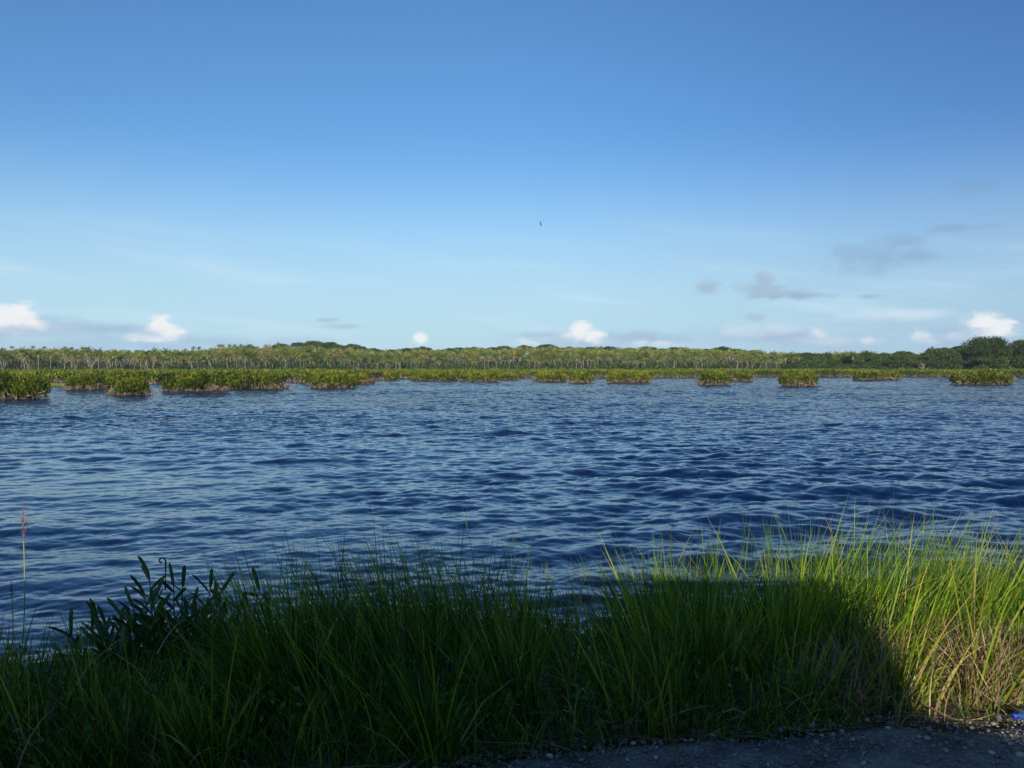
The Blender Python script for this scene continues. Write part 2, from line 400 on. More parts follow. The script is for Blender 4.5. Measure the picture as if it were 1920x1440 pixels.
gust3 = 0.5 + 0.5 * vnoise((X - 0.25 * Y) , Y * 1.0, 6.0, 23)
streak = 0.5 + 0.5 * vnoise(X + 0.6 * Y + 40, (Y - 0.15 * X) * 2.5, 30.0, 24)
ampB = 0.08 + 0.8 * gust + 0.55 * gust2 + 0.5 * streak
hA, xA, yA = samp(tA, X, Y, 0.0); hB, xB, yB = samp(tB, X, Y, 0.35); hC, xC, yC = samp(tC, X, Y, -0.3)
fB = np.clip((120 - Y) / 80, 0, 1) * ampB; fC = np.clip((28 - Y) / 20, 0, 1) * (0.4 + gust2)
shoal = np.clip((Y - 5.0) / 6.0, 0.15, 1.0)
cA, cB, cC = 0.108 * shoal * (0.15 + 0.75 * gust + 0.85 * gust3), 0.105 * fB, 0.065 * fC
Z = hA * cA + hB * cB + hC * cC
ch = 0.85
X2 = X + ch * (xA * cA + xB * cB + xC * cC); Y2 = Y + ch * (yA * cA + yB * cB + yC * cC)
ny, nx = X.shape
i, j = np.meshgrid(np.arange(nx - 1), np.arange(ny - 1)); k = (j * nx + i).ravel()
m, n = mat('water')
g = n.n('ShaderNodeNewGeometry'); b = n.n('ShaderNodeBsdfPrincipled')
b.inputs['Base Color'].default_value = (0.002, 0.014, 0.055, 1); b.inputs['Roughness'].default_value = 0.06
b.inputs['IOR'].default_value = 1.37; b.inputs['Specular Tint'].default_value = (0.74, 0.93, 1.0, 1)
mp = n.n('ShaderNodeMapping'); n.l(g.outputs['Position'], mp.inputs[0]); mp.inputs['Scale'].default_value = (0.55, 1.0, 1.0)
nA = n.noise(mp.outputs[0], 2.2, 3, 0.6); nB = n.noise(mp.outputs[0], 9.0, 4, 0.6); nC = n.noise(mp.outputs[0], 0.05, 5, 0.6, 0.6)
sp = n.n('ShaderNodeSeparateXYZ'); n.l(g.outputs['Position'], sp.inputs[0])
farw = n.mr(sp.outputs[1], 15, 110); 
b1 = n.n('ShaderNodeBump', i_Strength=1.0); n.l(nA, b1.inputs['Height']); n.l(n.m('MULTIPLY', n.m('MULTIPLY', farw, 0.85), n.mr(nC, 0.35, 0.65, 0.3, 1.5)), b1.inputs['Distance'])
b2 = n.n('ShaderNodeBump', i_Strength=1.0); n.l(nB, b2.inputs['Height']); n.l(n.m('ADD', 0.006, n.m('MULTIPLY', farw, 0.03)), b2.inputs['Distance'])
n.l(b1.outputs[0], b2.inputs['Normal']); n.l(b2.outputs[0], b.inputs['Normal'])
o = n.n('ShaderNodeOutputMaterial'); n.l(b.outputs[0], o.inputs[0])
water = mesh_np('water', np.stack([X2, Y2, Z], -1).reshape(-1, 3), np.stack([k, k + 1, k + nx + 1, k + nx], 1), m, smooth=True)
tag(water, kind='structure')

# ---------------------------------------------------------------- leaf quads
def leaf_quads(P, Dn, L, W, tint, tip=None):
    """rhombic leaves: P base points, Dn unit directions, random roll"""
    n_ = len(P); r = rng.normal(size=(n_, 3)); Sd = np.cross(Dn, r); Sd /= np.linalg.norm(Sd, axis=1)[:, None] + 1e-9
    L = np.broadcast_to(L, n_)[:, None]; W = np.broadcast_to(W, n_)[:, None]
    mid = P + Dn * L * 0.5
    V = np.stack([P, mid + Sd * W * 0.5, P + Dn * L, mid - Sd * W * 0.5], 1).reshape(-1, 3)
    Fq = np.arange(n_ * 4).reshape(-1, 4)
    return V, Fq, np.repeat(tint, 4)
def unit(v): return v / (np.linalg.norm(v, axis=-1, keepdims=True) + 1e-9)

def mangrove(wd, dp, ht, D, seed, dead=0.0):
    """meshes of one mangrove clump centred on the origin: foliage, roots, mud"""
    global rng
    rng = np.random.default_rng(seed)
    sc = max(0.8, D / 100.0)
    nb = int(max(4, wd * dp / 2.6 + wd * 0.9))
    # bush centres inside an uneven ellipse
    a = rng.uniform(0, 2 * math.pi, nb); rr = np.sqrt(rng.uniform(0, 1, nb))
    bx = np.cos(a) * rr * (wd / 2 - 0.55); by = np.sin(a) * rr * (dp / 2 - 0.5)
    edge = rr
    br = rng.uniform(0.65, 1.15, nb)
    bh = ht * (rng.uniform(0.62, 1.08, nb) - 0.42 * edge ** 2.5 * rng.uniform(0.3, 1, nb))
    area = (wd + dp) * 2 * ht * 0.8 + wd * dp
    nl = int(area * 330 / sc ** 1.7)
    nsp = nl // 5
    bi = rng.integers(0, nb, nsp)
    th = rng.uniform(0, 2 * math.pi, nsp); ph = rng.uniform(0, 1, nsp) ** 0.75     # ph 0 bottom, 1 top
    prof = np.sqrt(np.clip(1 - (ph - 0.35) ** 2 / 0.45, 0.03, 1)) * rng.uniform(0.55, 1.05, nsp)
    px_ = bx[bi] + np.cos(th) * br[bi] * prof; py_ = by[bi] + np.sin(th) * br[bi] * prof
    pz = 0.26 + (bh[bi] - 0.34) * ph + 0.15 * rng.normal(size=nsp) * ph
    B = np.stack([px_, py_, np.maximum(pz, 0.3)], 1)
    out = unit(np.stack([np.cos(th) * 0.5, np.sin(th) * 0.5, np.full(nsp, 1.2)], 1) + rng.normal(size=(nsp, 3)) * 0.22)
    P = np.repeat(B, 5, 0) + np.repeat(out, 5, 0) * (rng.uniform(-0.12, 0.16, (nsp * 5, 1)))
    Dn = unit(np.repeat(out, 5, 0) + rng.normal(size=(nsp * 5, 3)) * 0.45)
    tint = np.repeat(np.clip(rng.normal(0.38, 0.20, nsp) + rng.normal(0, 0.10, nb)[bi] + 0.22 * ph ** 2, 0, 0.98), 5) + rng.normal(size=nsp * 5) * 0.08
    ns_ = int(wd * dp * 1.6 + wd * 3)                                  # stray shoots standing above the crown
    sb_ = rng.integers(0, nb, ns_); sx = bx[sb_] + rng.normal(size=ns_) * 0.5; sy = by[sb_] + rng.normal(size=ns_) * 0.5; sz = bh[sb_] * rng.uniform(0.85, 1.08, ns_)
    kk = 6; up = unit(rng.normal(size=(ns_ * kk, 3)) * 0.3 + np.array([0, 0, 1.0]))
    P = np.vstack([P, np.repeat(np.stack([sx, sy, sz], 1), kk, 0) + up * rng.uniform(-0.1, 0.15, (ns_ * kk, 1))]); Dn = np.vstack([Dn, up])
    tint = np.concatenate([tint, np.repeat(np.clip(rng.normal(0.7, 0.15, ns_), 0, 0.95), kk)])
    tint = np.clip(tint, 0, 0.97); tint[rng.uniform(size=len(tint)) < 0.02] = 1.0
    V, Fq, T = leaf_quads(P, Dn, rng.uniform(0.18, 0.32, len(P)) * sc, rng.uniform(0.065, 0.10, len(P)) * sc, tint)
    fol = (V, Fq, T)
    rb = MB()
    per = math.pi * (wd + dp) / 2
    nr = int(per * (3 + 7 * dead) / sc ** 0.6) + 10
    for q in range(nr):
        t0 = rng.uniform(0, 2 * math.pi); f0 = rng.uniform(0.6, 0.93)
        ex, ey = math.cos(t0) * wd / 2, math.sin(t0) * dp / 2
        x0, y0 = ex * f0, ey * f0; x1, y1 = ex * min(1.03, f0 + rng.uniform(0.04, 0.3)), ey * min(1.03, f0 + rng.uniform(0.04, 0.3))
        x1 += rng.normal() * 0.15
        h0 = rng.uniform(0.35, 0.95)
        t = np.linspace(0, 1, 5)[:, None]
        Pp = np.array([[x0, y0, h0]]) * (1 - t) + np.array([[x1, y1, -0.1]]) * t
        Pp[:, 2] += np.sin(t[:, 0] * math.pi) * rng.uniform(0.05, 0.25)
        V, Fq = tube_geo(Pp, np.linspace(0.035, 0.02, 5) * sc, 4); rb.add(V, Fq)
    for q in range(int(per * (1.2 + 4 * dead))):            # fallen, bleached sticks and knees
        t0 = rng.uniform(0, 2 * math.pi); ex, ey = math.cos(t0) * wd / 2 * 0.97, math.sin(t0) * dp / 2 * 0.97
        l = rng.uniform(0.3, 0.9); an = rng.uniform(0, math.pi); up = rng.uniform(-0.1, 0.45) * l
        Pp = np.array([[ex, ey, rng.uniform(0.05, 0.5)]]) + np.linspace(0, 1, 4)[:, None] * np.array([[math.cos(an) * l, math.sin(an) * l * 0.4, up]]) + rng.normal(size=(4, 3)) * 0.03
        V, Fq = tube_geo(Pp, np.linspace(0.05, 0.02, 4) * sc, 4); rb.add(V, Fq)
    for q in range(nb):                                      # stems
        x0, y0 = bx[q], by[q]
        for r_ in range(3):
            Pp = np.array([[x0 + rng.normal() * 0.2, y0 + rng.normal() * 0.2, 0.2], [x0 + rng.normal() * 0.35, y0 + rng.normal() * 0.35, bh[q] * 0.55], [x0 + rng.normal() * 0.5, y0 + rng.normal() * 0.5, bh[q] * 0.95]])
            V, Fq = tube_geo(Pp, np.array([0.05, 0.035, 0.015]) * sc, 4); rb.add(V, Fq)
    # mud: lumpy low dome
    na, nr_ = 48, 9
    aa = np.linspace(0, 2 * math.pi, na, endpoint=False); tt = np.linspace(0, 1, nr_)
    AA, TT = np.meshgrid(aa, tt)
    wob = 1 + 0.10 * vnoise(np.cos(AA) * 3 + seed, np.sin(AA) * 3, 1.0, 31) 
    mx = np.cos(AA) * wd / 2 * 0.97 * TT * wob; my = np.sin(AA) * dp / 2 * 0.97 * TT * wob
    mz = 0.34 * (1 - TT ** 3) - 0.05 + 0.10 * vnoise(mx + seed * 3, my, 0.45, 32) * (TT < 0.99) - 0.12 * (TT > 0.99)
    kk = np.array([[r_ * na + c, r_ * na + (c + 1) % na, (r_ + 1) * na + (c + 1) % na, (r_ + 1) * na + c] for r_ in range(nr_ - 1) for c in range(na)])
    mud = (np.stack([mx, my, mz], -1).reshape(-1, 3), kk)
    return fol, rb, mud

GRP_ISL = 'mangrove islets standing in the lagoon'
ISL = [  # px0, px1, waterline y, top y, depth factor, dead wood, label
 (-110, 92, 749, 699, .5, .5, 'large dark green mangrove clump cut by the left edge of the picture, nearest of all'),
 (205, 280, 741, 700, .8, 1., 'small mangrove islet with pale tangled roots, standing in front of the long left clumps'),
 (122, 262, 731, 698, .45, .5, 'broad mangrove clump with a brown muddy foot, behind the small islet at the left'),
 (302, 428, 734, 698, .4, .6, 'long mangrove clump with bleached dead twigs, right of the small left islet'),
 (408, 543, 730, 699, .4, .4, 'mangrove clump with yellow green tips ending in the open water before the channel'),
 (555, 606, 720, 699, .6, .2, 'low dark mangrove bush in the narrow channel, partly behind the round islet with bare roots'),
 (582, 664, 728, 699, .7, .9, 'round mangrove islet with a wide apron of bare grey roots beside the channel'),
 (640, 705, 720, 700, .6, .5, 'mangrove clump half hidden behind the round islet with bare grey roots'),
 (710, 747, 713, 699, .6, .1, 'little plain mangrove bush alone in the gap left of the long low row'),
 (766, 880, 715, 700, .3, .4, 'long low mangrove row with a thin brown foot, left of the centre'),
 (876, 936, 716, 699, .5, .3, 'mangrove clump with dark hollows at the right end of the long low row'),
 (930, 971, 712, 699, .6, .2, 'small mangrove bush tucked behind the right end of the long low row'),
 (997, 1062, 715, 699, .5, .7, 'mangrove islet with reddish brown roots under its left half, near the centre'),
 (1067, 1111, 718, 699, .7, .5, 'narrow compact mangrove islet between two wider ones near the centre'),
 (1138, 1222, 718, 698, .5, .6, 'wide rounded mangrove islet, right neighbour of the narrow compact one'),
 (1308, 1368, 722, 699, .8, .9, 'dark mangrove islet on tall bare roots, right of the wide rounded one'),
 (1373, 1411, 715, 700, .7, .7, 'tiny mangrove islet standing close behind the dark one on tall roots'),
 (1465, 1535, 724.5, 697, .7, 1., 'isolated mangrove islet with a fan of pink brown roots, in open water'),
 (1600, 1690, 712.5, 698, .35, .3, 'flat mangrove clump barely parted from the far bank'),
 (1783, 1898, 721, 697, .45, .3, 'broad bushy mangrove islet nearest the right edge'),
]
for q, (x0, x1, yw, yt, df, dead, lab) in enumerate(ISL):
    pl, pr = on_z(x0, yw), on_z(x1, yw); wd = pr[0] - pl[0]; D = pl[1]; dp = max(2.2, wd * df)
    ht = at_d((x0 + x1) / 2, yt, D + dp * 0.5)[2]
    c = at_d((x0 + x1) / 2, yw, D + dp / 2); 
    fol, rb, mud = mangrove(wd, dp, ht, D, 50 + q, dead)
    root = empty('mangrove_islet', (c[0], D + dp / 2, 0), 0, lab, 'mangrove', GRP_ISL)
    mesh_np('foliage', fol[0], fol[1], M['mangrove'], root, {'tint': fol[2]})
    rb.build('prop_roots', M['root'], root)
    mesh_np('mud_bank', mud[0], mud[1], M['mud'], root, smooth=True)

# far mangrove flats, one mass along the whole far shore
rng = np.random.default_rng(99)
N = 46000
pxs = rng.uniform(-500, 2420, N)
sh = shore(pxs) + 1.5 + 5 * vnoise(pxs, pxs * 0, 60, 41) + 3 * vnoise(pxs, pxs * 0, 17, 42)
t = rng.uniform(0, 1, N) ** 2.2
t[: N // 3] = rng.uniform(0, 0.03, N // 3)
DDm = sh + t * (D_FRONT - 12 - sh)
Xm = (pxs - 960) / F * DDm
top = 1.80 + 0.5 * vnoise(Xm, DDm, 3.5, 43) + 0.3 * vnoise(Xm, DDm, 11, 44) + (DDm - 250) / 400
u = rng.uniform(0, 1, N); front = t < 0.03
zz = np.where(front, 0.15 + (top - 0.2) * u, top * (0.75 + 0.25 * u))
B = np.stack([Xm, DDm, zz], 1)
P = np.repeat(B, 4, 0) + rng.normal(size=(N * 4, 3)) * np.array([0.35, 0.35, 0.12])
Dn = unit(np.stack([rng.normal(size=N * 4) * 0.5, rng.normal(size=N * 4) * 0.5 - 0.1, np.ones(N * 4)], 1))
tint = np.clip(np.repeat(rng.normal(0.50, 0.18, N) + 0.15 * vnoise(Xm, DDm, 9, 45) + 0.10 * (zz > top * 0.8), 4), 0, 0.95)
V, Fq, T = leaf_quads(P, Dn, rng.uniform(0.35, 0.75, N * 4), rng.uniform(0.14, 0.24, N * 4), tint)
o = mesh_np('mangrove_flats', V, Fq, M['mangrove'], None, {'tint': T})
tag(o, 'low yellow green mangrove flats in one unbroken belt along the far shore', 'mangroves', None, 'stuff')
# roots / twigs under the edge of the flats
rb = MB()
for q in range(2600):
    px = rng.uniform(-200, 2120); s0 = float(shore(px)) + 1.0 + 5 * float(vnoise(px, 0, 60, 41)) + 3 * float(vnoise(px, 0, 17, 42)) + rng.uniform(-0.8, 0.6)
    x = (px - 960) / F * s0
    Pp = np.array([[x, s0 + 0.5, rng.uniform(0.5, 1.1)], [x + rng.normal() * 0.3, s0, 0.4], [x + rng.normal() * 0.5, s0 - 0.3, -0.1]])
    V, Fq = tube_geo(Pp, np.array([0.06, 0.06, 0.05]), 3); rb.add(V, Fq)
o = rb.build('mangrove_roots', M['root'])
tag(o, 'brown tangle of roots under the edge of the far mangrove flats', 'roots', None, 'stuff')

# ---------------------------------------------------------------- coconut palms
def palm_meshes(seed, ht, simple=False, dry=False):
    r = np.random.default_rng(seed)
    lean = r.normal(size=2) * 0.14
    t = np.linspace(0, 1, 6)[:, None]
    P = np.hstack([lean[0] * ht * t ** 1.6, lean[1] * ht * t ** 1.6, ht * t]) + 0.0
    tr = tube_geo(P, np.array([0.24, 0.16, 0.14, 0.13, 0.12, 0.12]), 3 if simple else 6)
    top = P[-1]
    nf = 15 if simple else 24
    Vs, Fs, Ts = [], [], []; c = 0
    for f in range(nf):
        a = f * 2.39996 + r.normal() * 0.2; el0 = R(82 - 92 * (f / nf) ** 0.85 + r.normal() * 9)
        L = r.uniform(2.5, 3.3); ns = 5 if simple else 7
        pts = []; p = top.copy(); e = el0
        for s in range(ns + 1):
            pts.append(p.copy()); st = L / ns
            p = p + st * np.array([math.cos(e) * math.cos(a), math.cos(e) * math.sin(a), math.sin(e)])
            e -= R(r.uniform(45, 85)) / ns
        pts = np.array(pts); side = np.array([-math.sin(a), math.cos(a), 0])
        tv = np.clip(0.42 + 0.4 * (f / nf) ** 2 + r.normal() * 0.12, 0, 0.98)
        if f > nf * 0.88: tv = r.uniform(0.8, 1.0)
        for s in range(ns):
            wl = (0.52 if simple else 0.42) * math.sin(math.pi * (0.18 + 0.75 * (s + 0.5) / ns)) + 0.1
            for sg in (-1, 1):
                droop = np.array([0, 0, -0.45 * wl]) + (pts[s + 1] - pts[s]) * 0.5
                a0, b0 = pts[s], pts[s] * 0.3 + pts[s + 1] * 0.7
                Vs += [a0, b0, b0 + side * sg * wl + droop, a0 + side * sg * wl * 0.9 + droop]
                Fs.append([c, c + 1, c + 2, c + 3]); c += 4; Ts += [tv + r.normal() * 0.04] * 4
    return tr, (np.array(Vs), np.array(Fs), np.clip(np.array(Ts), 0, 1))
protos = []
for q in range(8):
    tr, cr = palm_meshes(300 + q, 6.4 + (q % 4) * 0.55, dry=False)
    a = mesh_np('trunk', tr[0], tr[1], M['trunk'], smooth=True); b_ = mesh_np('crown', cr[0], cr[1], M['palm'], None, {'tint': cr[2]})
    protos.append((a, b_))
def place_tree(name, proto, loc, s, rz, lab, cat, grp, first=False, crown_mat=None):
    root = empty(name, loc, rz, lab, cat, grp); root.scale = (s, s, s)
    for ch in proto:
        c = ch.copy(); c.parent = root; COL.objects.link(c)
    return root
rp = np.random.default_rng(5)
PALM_END = 1560
cnt = 0
def place_palm(px, D, lab, grp, s=None, z=None, nm='coconut_palm'):
    x = (px - 960) / F * D
    zz = float(land_z(x, D)) if z is None else z
    return place_tree(nm, protos[rp.integers(0, 8)], (x, D, zz - 0.1), s or rp.uniform(0.80, 1.15) * float(np.interp(px, [0, 500, 700, 1900], [1.08, 1.0, 0.84, 0.86])), rp.uniform(0, 6.28), lab, 'palm tree', grp)
G1 = 'coconut palms in the front rows of the grove'
front_px = np.concatenate([rp.uniform(-20, 1500, 226), rp.uniform(-20, 480, 26), rp.uniform(1500, 1640, 10)])
ZONE = ['the large clump at the left edge', 'the broad clump behind the small left islet', 'the small left islet with pale roots', 'the long clump with bleached twigs',
        'the yellow tipped clump before the channel', 'the round islet with bare grey roots', 'the little plain bush in the gap', 'the long low mangrove row', 'the dark hollowed end of the low row',
        'the islet with reddish brown roots', 'the wide rounded islet', 'the open water right of the wide rounded islet', 'the dark islet on tall roots', 'the water left of the isolated islet', 'the isolated islet with pink brown roots']
for px in front_px:
    D = D_FRONT + 2 + rp.uniform(0, 1) ** 1.3 * 42
    if 320 < px < 470 and rp.uniform() < 0.3: D += 20
    zn = int(np.searchsorted([92, 205, 300, 430, 545, 665, 765, 880, 997, 1110, 1222, 1308, 1411, 1540], px))
    place_palm(px, D, 'slender coconut palm, front rows, above ' + ZONE[zn], G1)
G2 = 'palms standing clear of the ridge on the left'
for px in [82, 133, 158, 163, 182, 213, 226, 240, 256, 262, 330, 347, 362, 374, 398, 412, 420, 432, 443, 453, 463, 472, 497, 523, 205, 120, 60, 22]:
    D = D_RIDGE + rp.uniform(-5, 25)
    x = (px - 960) / F * D; s = rp.uniform(0.75, 1.0)
    topy = skyline(px) - rp.uniform(3, 7)
    z = CAMZ + (HORY - topy) * D / F - 8.4 * s
    place_palm(px, D, 'tall thin palm whose tuft stands against the sky above the left part of the ridge', G2, s, max(z, 1.0))
for a, b_ in protos: pass
# the rest of the grove: one mass
sm = [palm_meshes(400 + q, 6.6 + (q % 3) * 0.5, simple=True) for q in range(8)]
Vc, Fc, Tc, Vt, Ft = [], [], [], [], []; nc = nt = 0
def add_mass(px, D, s, z=None):
    global nc, nt
    x = (px - 960) / F * D; z = float(land_z(x, D)) if z is None else z
    (tv, tf), (cv, cf, ct) = sm[rp.integers(0, 8)]
    a = rp.uniform(0, 6.28); c, s_ = math.cos(a), math.sin(a)
    def T(v):
        v = v * s; return np.stack([v[:, 0] * c - v[:, 1] * s_ + x, v[:, 0] * s_ + v[:, 1] * c + D, v[:, 2] + z], 1)
    Vc.append(T(cv)); Fc.append(cf + nc); nc += len(cv); Tc.append(np.clip(ct + rp.normal() * 0.24, 0, 1))
    Vt.append(T(tv)); Ft.append(tf + nt); nt += len(tv)
for q in range(2400):
    px = rp.uniform(-420, 1640); 
    D = D_FRONT + 40 + rp.uniform(0, 1) ** 1.25 * (D_RIDGE - D_FRONT - 42)
    lim = np.interp(px, [-420, 330, 400, 700, 760, 900, 1000, 1500, 1640], [D_RIDGE, D_RIDGE, 560, 540, 560, 630, 620, 640, 450])
    if D > lim: D = rp.uniform(D_FRONT + 40, lim)
    add_mass(px, D, rp.uniform(0.85, 1.1))
for q in range(60):
    px = rp.uniform(-420, -20); add_mass(px, D_FRONT + rp.uniform(0, 45), rp.uniform(0.85, 1.1))
o = mesh_np('palm_grove', np.vstack(Vc), np.vstack(Fc), M['palm'], None, {'tint': np.concatenate(Tc)})
tag(o, 'hundreds of palm crowns filling the slope behind the front rows of palms', 'palm grove', None, 'stuff')
o2 = mesh_np('palm_grove_trunks', np.vstack(Vt), np.vstack(Ft), M['trunk'], o)

# ---------------------------------------------------------------- broadleaf trees
def tree_meshes(seed, ht, wd, style='round', nq=1500, leaf=0.55, nl=16):
    global rng
    rng = np.random.default_rng(seed)
    lob = []
    for q in range(nl):
        a = rng.uniform(0, 6.28); rr = math.sqrt(rng.uniform(0, 1))
        if style == 'flat': z = ht * (0.80 + 0.10 * rng.uniform() - 0.10 * rr ** 2); rs = (wd * 0.20, wd * 0.20, ht * 0.09)
        elif style == 'dome': z = ht * (0.30 * (nl > 20) * (q % 3 == 0) * -1 + 0.42 + 0.42 * math.sqrt(max(0, 1 - rr ** 2)) * rng.uniform(0.6, 1)); rs = (wd * 0.17, wd * 0.17, ht * 0.14)
        else: z = ht * (0.35 + 0.42 * math.sqrt(max(0, 1 - rr ** 2)) * rng.uniform(0.3, 1)); rs = (wd * 0.2, wd * 0.2, ht * 0.17)
        s = rng.uniform(0.75, 1.15)
        lob.append((math.cos(a) * rr * wd * 0.36, math.sin(a) * rr * wd * 0.36, z, rs[0] * s, rs[1] * s, rs[2] * s))
    lob = np.array(lob)
    li = rng.integers(0, nl, nq)
    v = unit(rng.normal(size=(nq, 3))); v[:, 2] = np.abs(v[:, 2]) * 1.0 - 0.25; v = unit(v)
    rad = rng.uniform(0.6, 1.0, nq)[:, None] + (rng.uniform(size=nq) < 0.25)[:, None] * rng.uniform(0, 0.35, (nq, 1))
    P = lob[li, :3] + v * lob[li, 3:] * rad
    Dn = unit(v * 0.6 + rng.normal(size=(nq, 3)) * 0.8)
    tint = np.clip(rng.normal(0.45, 0.2, nq) + rng.uniform(-0.15, 0.15, nl)[li], 0, 1)
    V, Fq, T = leaf_quads(P, Dn, rng.uniform(0.7, 1.3, nq) * leaf * 1.4, rng.uniform(0.7, 1.3, nq) * leaf, tint)
    tb = MB()
    th = ht * (0.45 if style != 'flat' else 0.7)
    Vt_, Ft_ = tube_geo([[0, 0, -0.5], [0.1, 0, th * 0.5], [0.2, 0.1, th]], [0.035 * wd, 0.026 * wd, 0.02 * wd], 6); tb.add(Vt_, Ft_)
    for q in range(8):
        e = lob[q, :3]
        Vt_, Ft_ = tube_geo([[0.15, 0.05, th * rng.uniform(0.6, 1)], list((np.array([0.15, 0.05, th]) + e) / 2), list(e)], [0.016 * wd, 0.012 * wd, 0.006 * wd], 4); tb.add(Vt_, Ft_)
    return tb, (V, Fq, T)
tprot = {}
for st, hw in (('flat', (11, 13)), ('dome', (10, 11)), ('round', (8, 8.5))):
    tprot[st] = []
    for q in range(4):
        tb, cr = tree_meshes(700 + q + 10 * len(tprot), hw[0], hw[1], st, 2600)
        tprot[st].append((tb.build('trunk', M['bark']), mesh_np('crown', cr[0], cr[1], M['tree'], None, {'tint': cr[2]})))
HT = {'flat': 10.2, 'dome': 9.8, 'round': 7.6}
def ptree(px, D, topy, st, lab, grp, wide=None, name='broadleaf_tree'):
    x = (px - 960) / F * D; z = float(land_z(x, D)); zt = CAMZ + (HORY - topy) * D / F
    s = max(0.35, (zt - z) / HT[st])
    if wide: sx = wide
    else: sx = min(s, 1.35) if s > 1 else max(s, 0.6)
    o = place_tree(name, tprot[st][rp.integers(0, 4)], (x, D, z), 1.0, rp.uniform(0, 6.28), lab, 'tree', grp)
    o.scale = (sx, sx, s)
    return o
ZR = ['left foot of the highest hill', 'left shoulder of the highest hill', 'top of the highest hill', 'right shoulder of the highest hill', 'small dark knoll right of the highest hill', 'just right of the small dark knoll', 'above the middle of the palm grove', 'above the narrow and wide islets', 'above the open water right of the wide islet']
G3 = 'flat topped rain trees on the ridge'
for px, ty in [(452, 650), (470, 649), (497, 652), (518, 648), (530, 646), (545, 649), (560, 645), (575, 642), (588, 641), (603, 642), (618, 644), (632, 643), (646, 646), (660, 648), (672, 650), (688, 653), (702, 654), (716, 658),
               (735, 658), (750, 656), (765, 654), (780, 651), (795, 652), (808, 655), (826, 655), (843, 655), (862, 654), (885, 652), (905, 653), (925, 652), (945, 651), (975, 650), (985, 648), (1005, 648), (1025, 647), (1040, 650), (1065, 651), (1085, 652), (1105, 651), (1125, 650), (1140, 652),
               (1160, 654), (1180, 654), (1200, 655), (1215, 651), (1240, 654), (1262, 652), (1280, 651), (1300, 653), (1322, 655), (1340, 653), (1352, 652), (1380, 656), (1405, 656), (1418, 655)]:
    ptree(px, D_RIDGE + rp.uniform(5, 45), ty + rp.uniform(-1, 1), 'flat' if rp.uniform() < 0.6 else 'dome', 'dark spreading tree on the skyline, ' + ZR[int(np.searchsorted([540, 600, 660, 728, 820, 960, 1110, 1240], px))], G3)
G4 = 'broadleaf trees crowding the slope below the ridge'
for q in range(70):
    px = rp.uniform(380, 740); D = rp.uniform(560, 640)
    ty = skyline(px) + rp.uniform(4, 14)
    ptree(px, D, ty, 'round' if q % 2 else 'dome', 'green broadleaf tree on the slope between the palms and the ridge', G4)
# right-hand wood
G5 = 'broadleaf trees of the wood on the right'
RS = ([1440, 1500, 1560, 1600, 1640, 1700, 1735, 1750, 1775, 1795, 1815, 1850, 1885, 1900, 1925, 2000, 2300], [668, 666, 664, 661, 663, 661, 657, 653, 655, 654, 650, 648, 648, 648, 640, 640, 645])
ZW = ['beside the last palms', 'left of the flat clump', 'behind the flat clump near the bank', 'at the dip before it rises', 'on the left shoulder of the dome tree', 'under the great dome tree', 'right of the great dome tree']
for q in range(230):
    row = q % 5
    px = rp.uniform(1470 + 20 * (4 - row), 2200) if q % 2 else rp.uniform(1490, 1930)
    D = 372 + 14 * (row - 1) + rp.uniform(-5, 5)
    base_y = np.interp(px, *RS)
    ty = base_y + (4 - row) * 5.5 + rp.uniform(-2.5, 3.5)
    ptree(px, D, ty, ('round', 'dome', 'round', 'flat')[rp.integers(0, 4)], ['low bushy tree in front of the wood, ', 'dense tree amid the wood, ', 'tree topping the wood, '][min(2, row // 2 + (row == 4))] + ZW[int(np.searchsorted([1560, 1620, 1690, 1750, 1800, 1900], px))], G5)
def big_tree(px, D, topy, wpx, lab, seed):
    x = (px - 960) / F * D; z = float(land_z(x, D)); ht = CAMZ + (HORY - topy) * D / F - z; wd = wpx * D / F
    tb, cr = tree_meshes(seed, ht * 1.06, wd * 1.05, 'dome', 16000, 0.40, 46)
    r_ = empty('rain_tree', (x, D, z), 0, lab, 'tree')
    tb.build('trunk', M['bark'], r_); mesh_np('crown', cr[0], cr[1], M['tree'], r_, {'tint': cr[2]})
big_tree(1848, 362, 628, 88, 'great dome shaped tree rising highest above the wood on the right', 901)
big_tree(1945, 360, 632, 90, 'second tall dark tree cut by the right edge of the picture', 902)
big_tree(1768, 366, 652, 60, 'rounded tree on the left shoulder of the great dome shaped tree', 903)
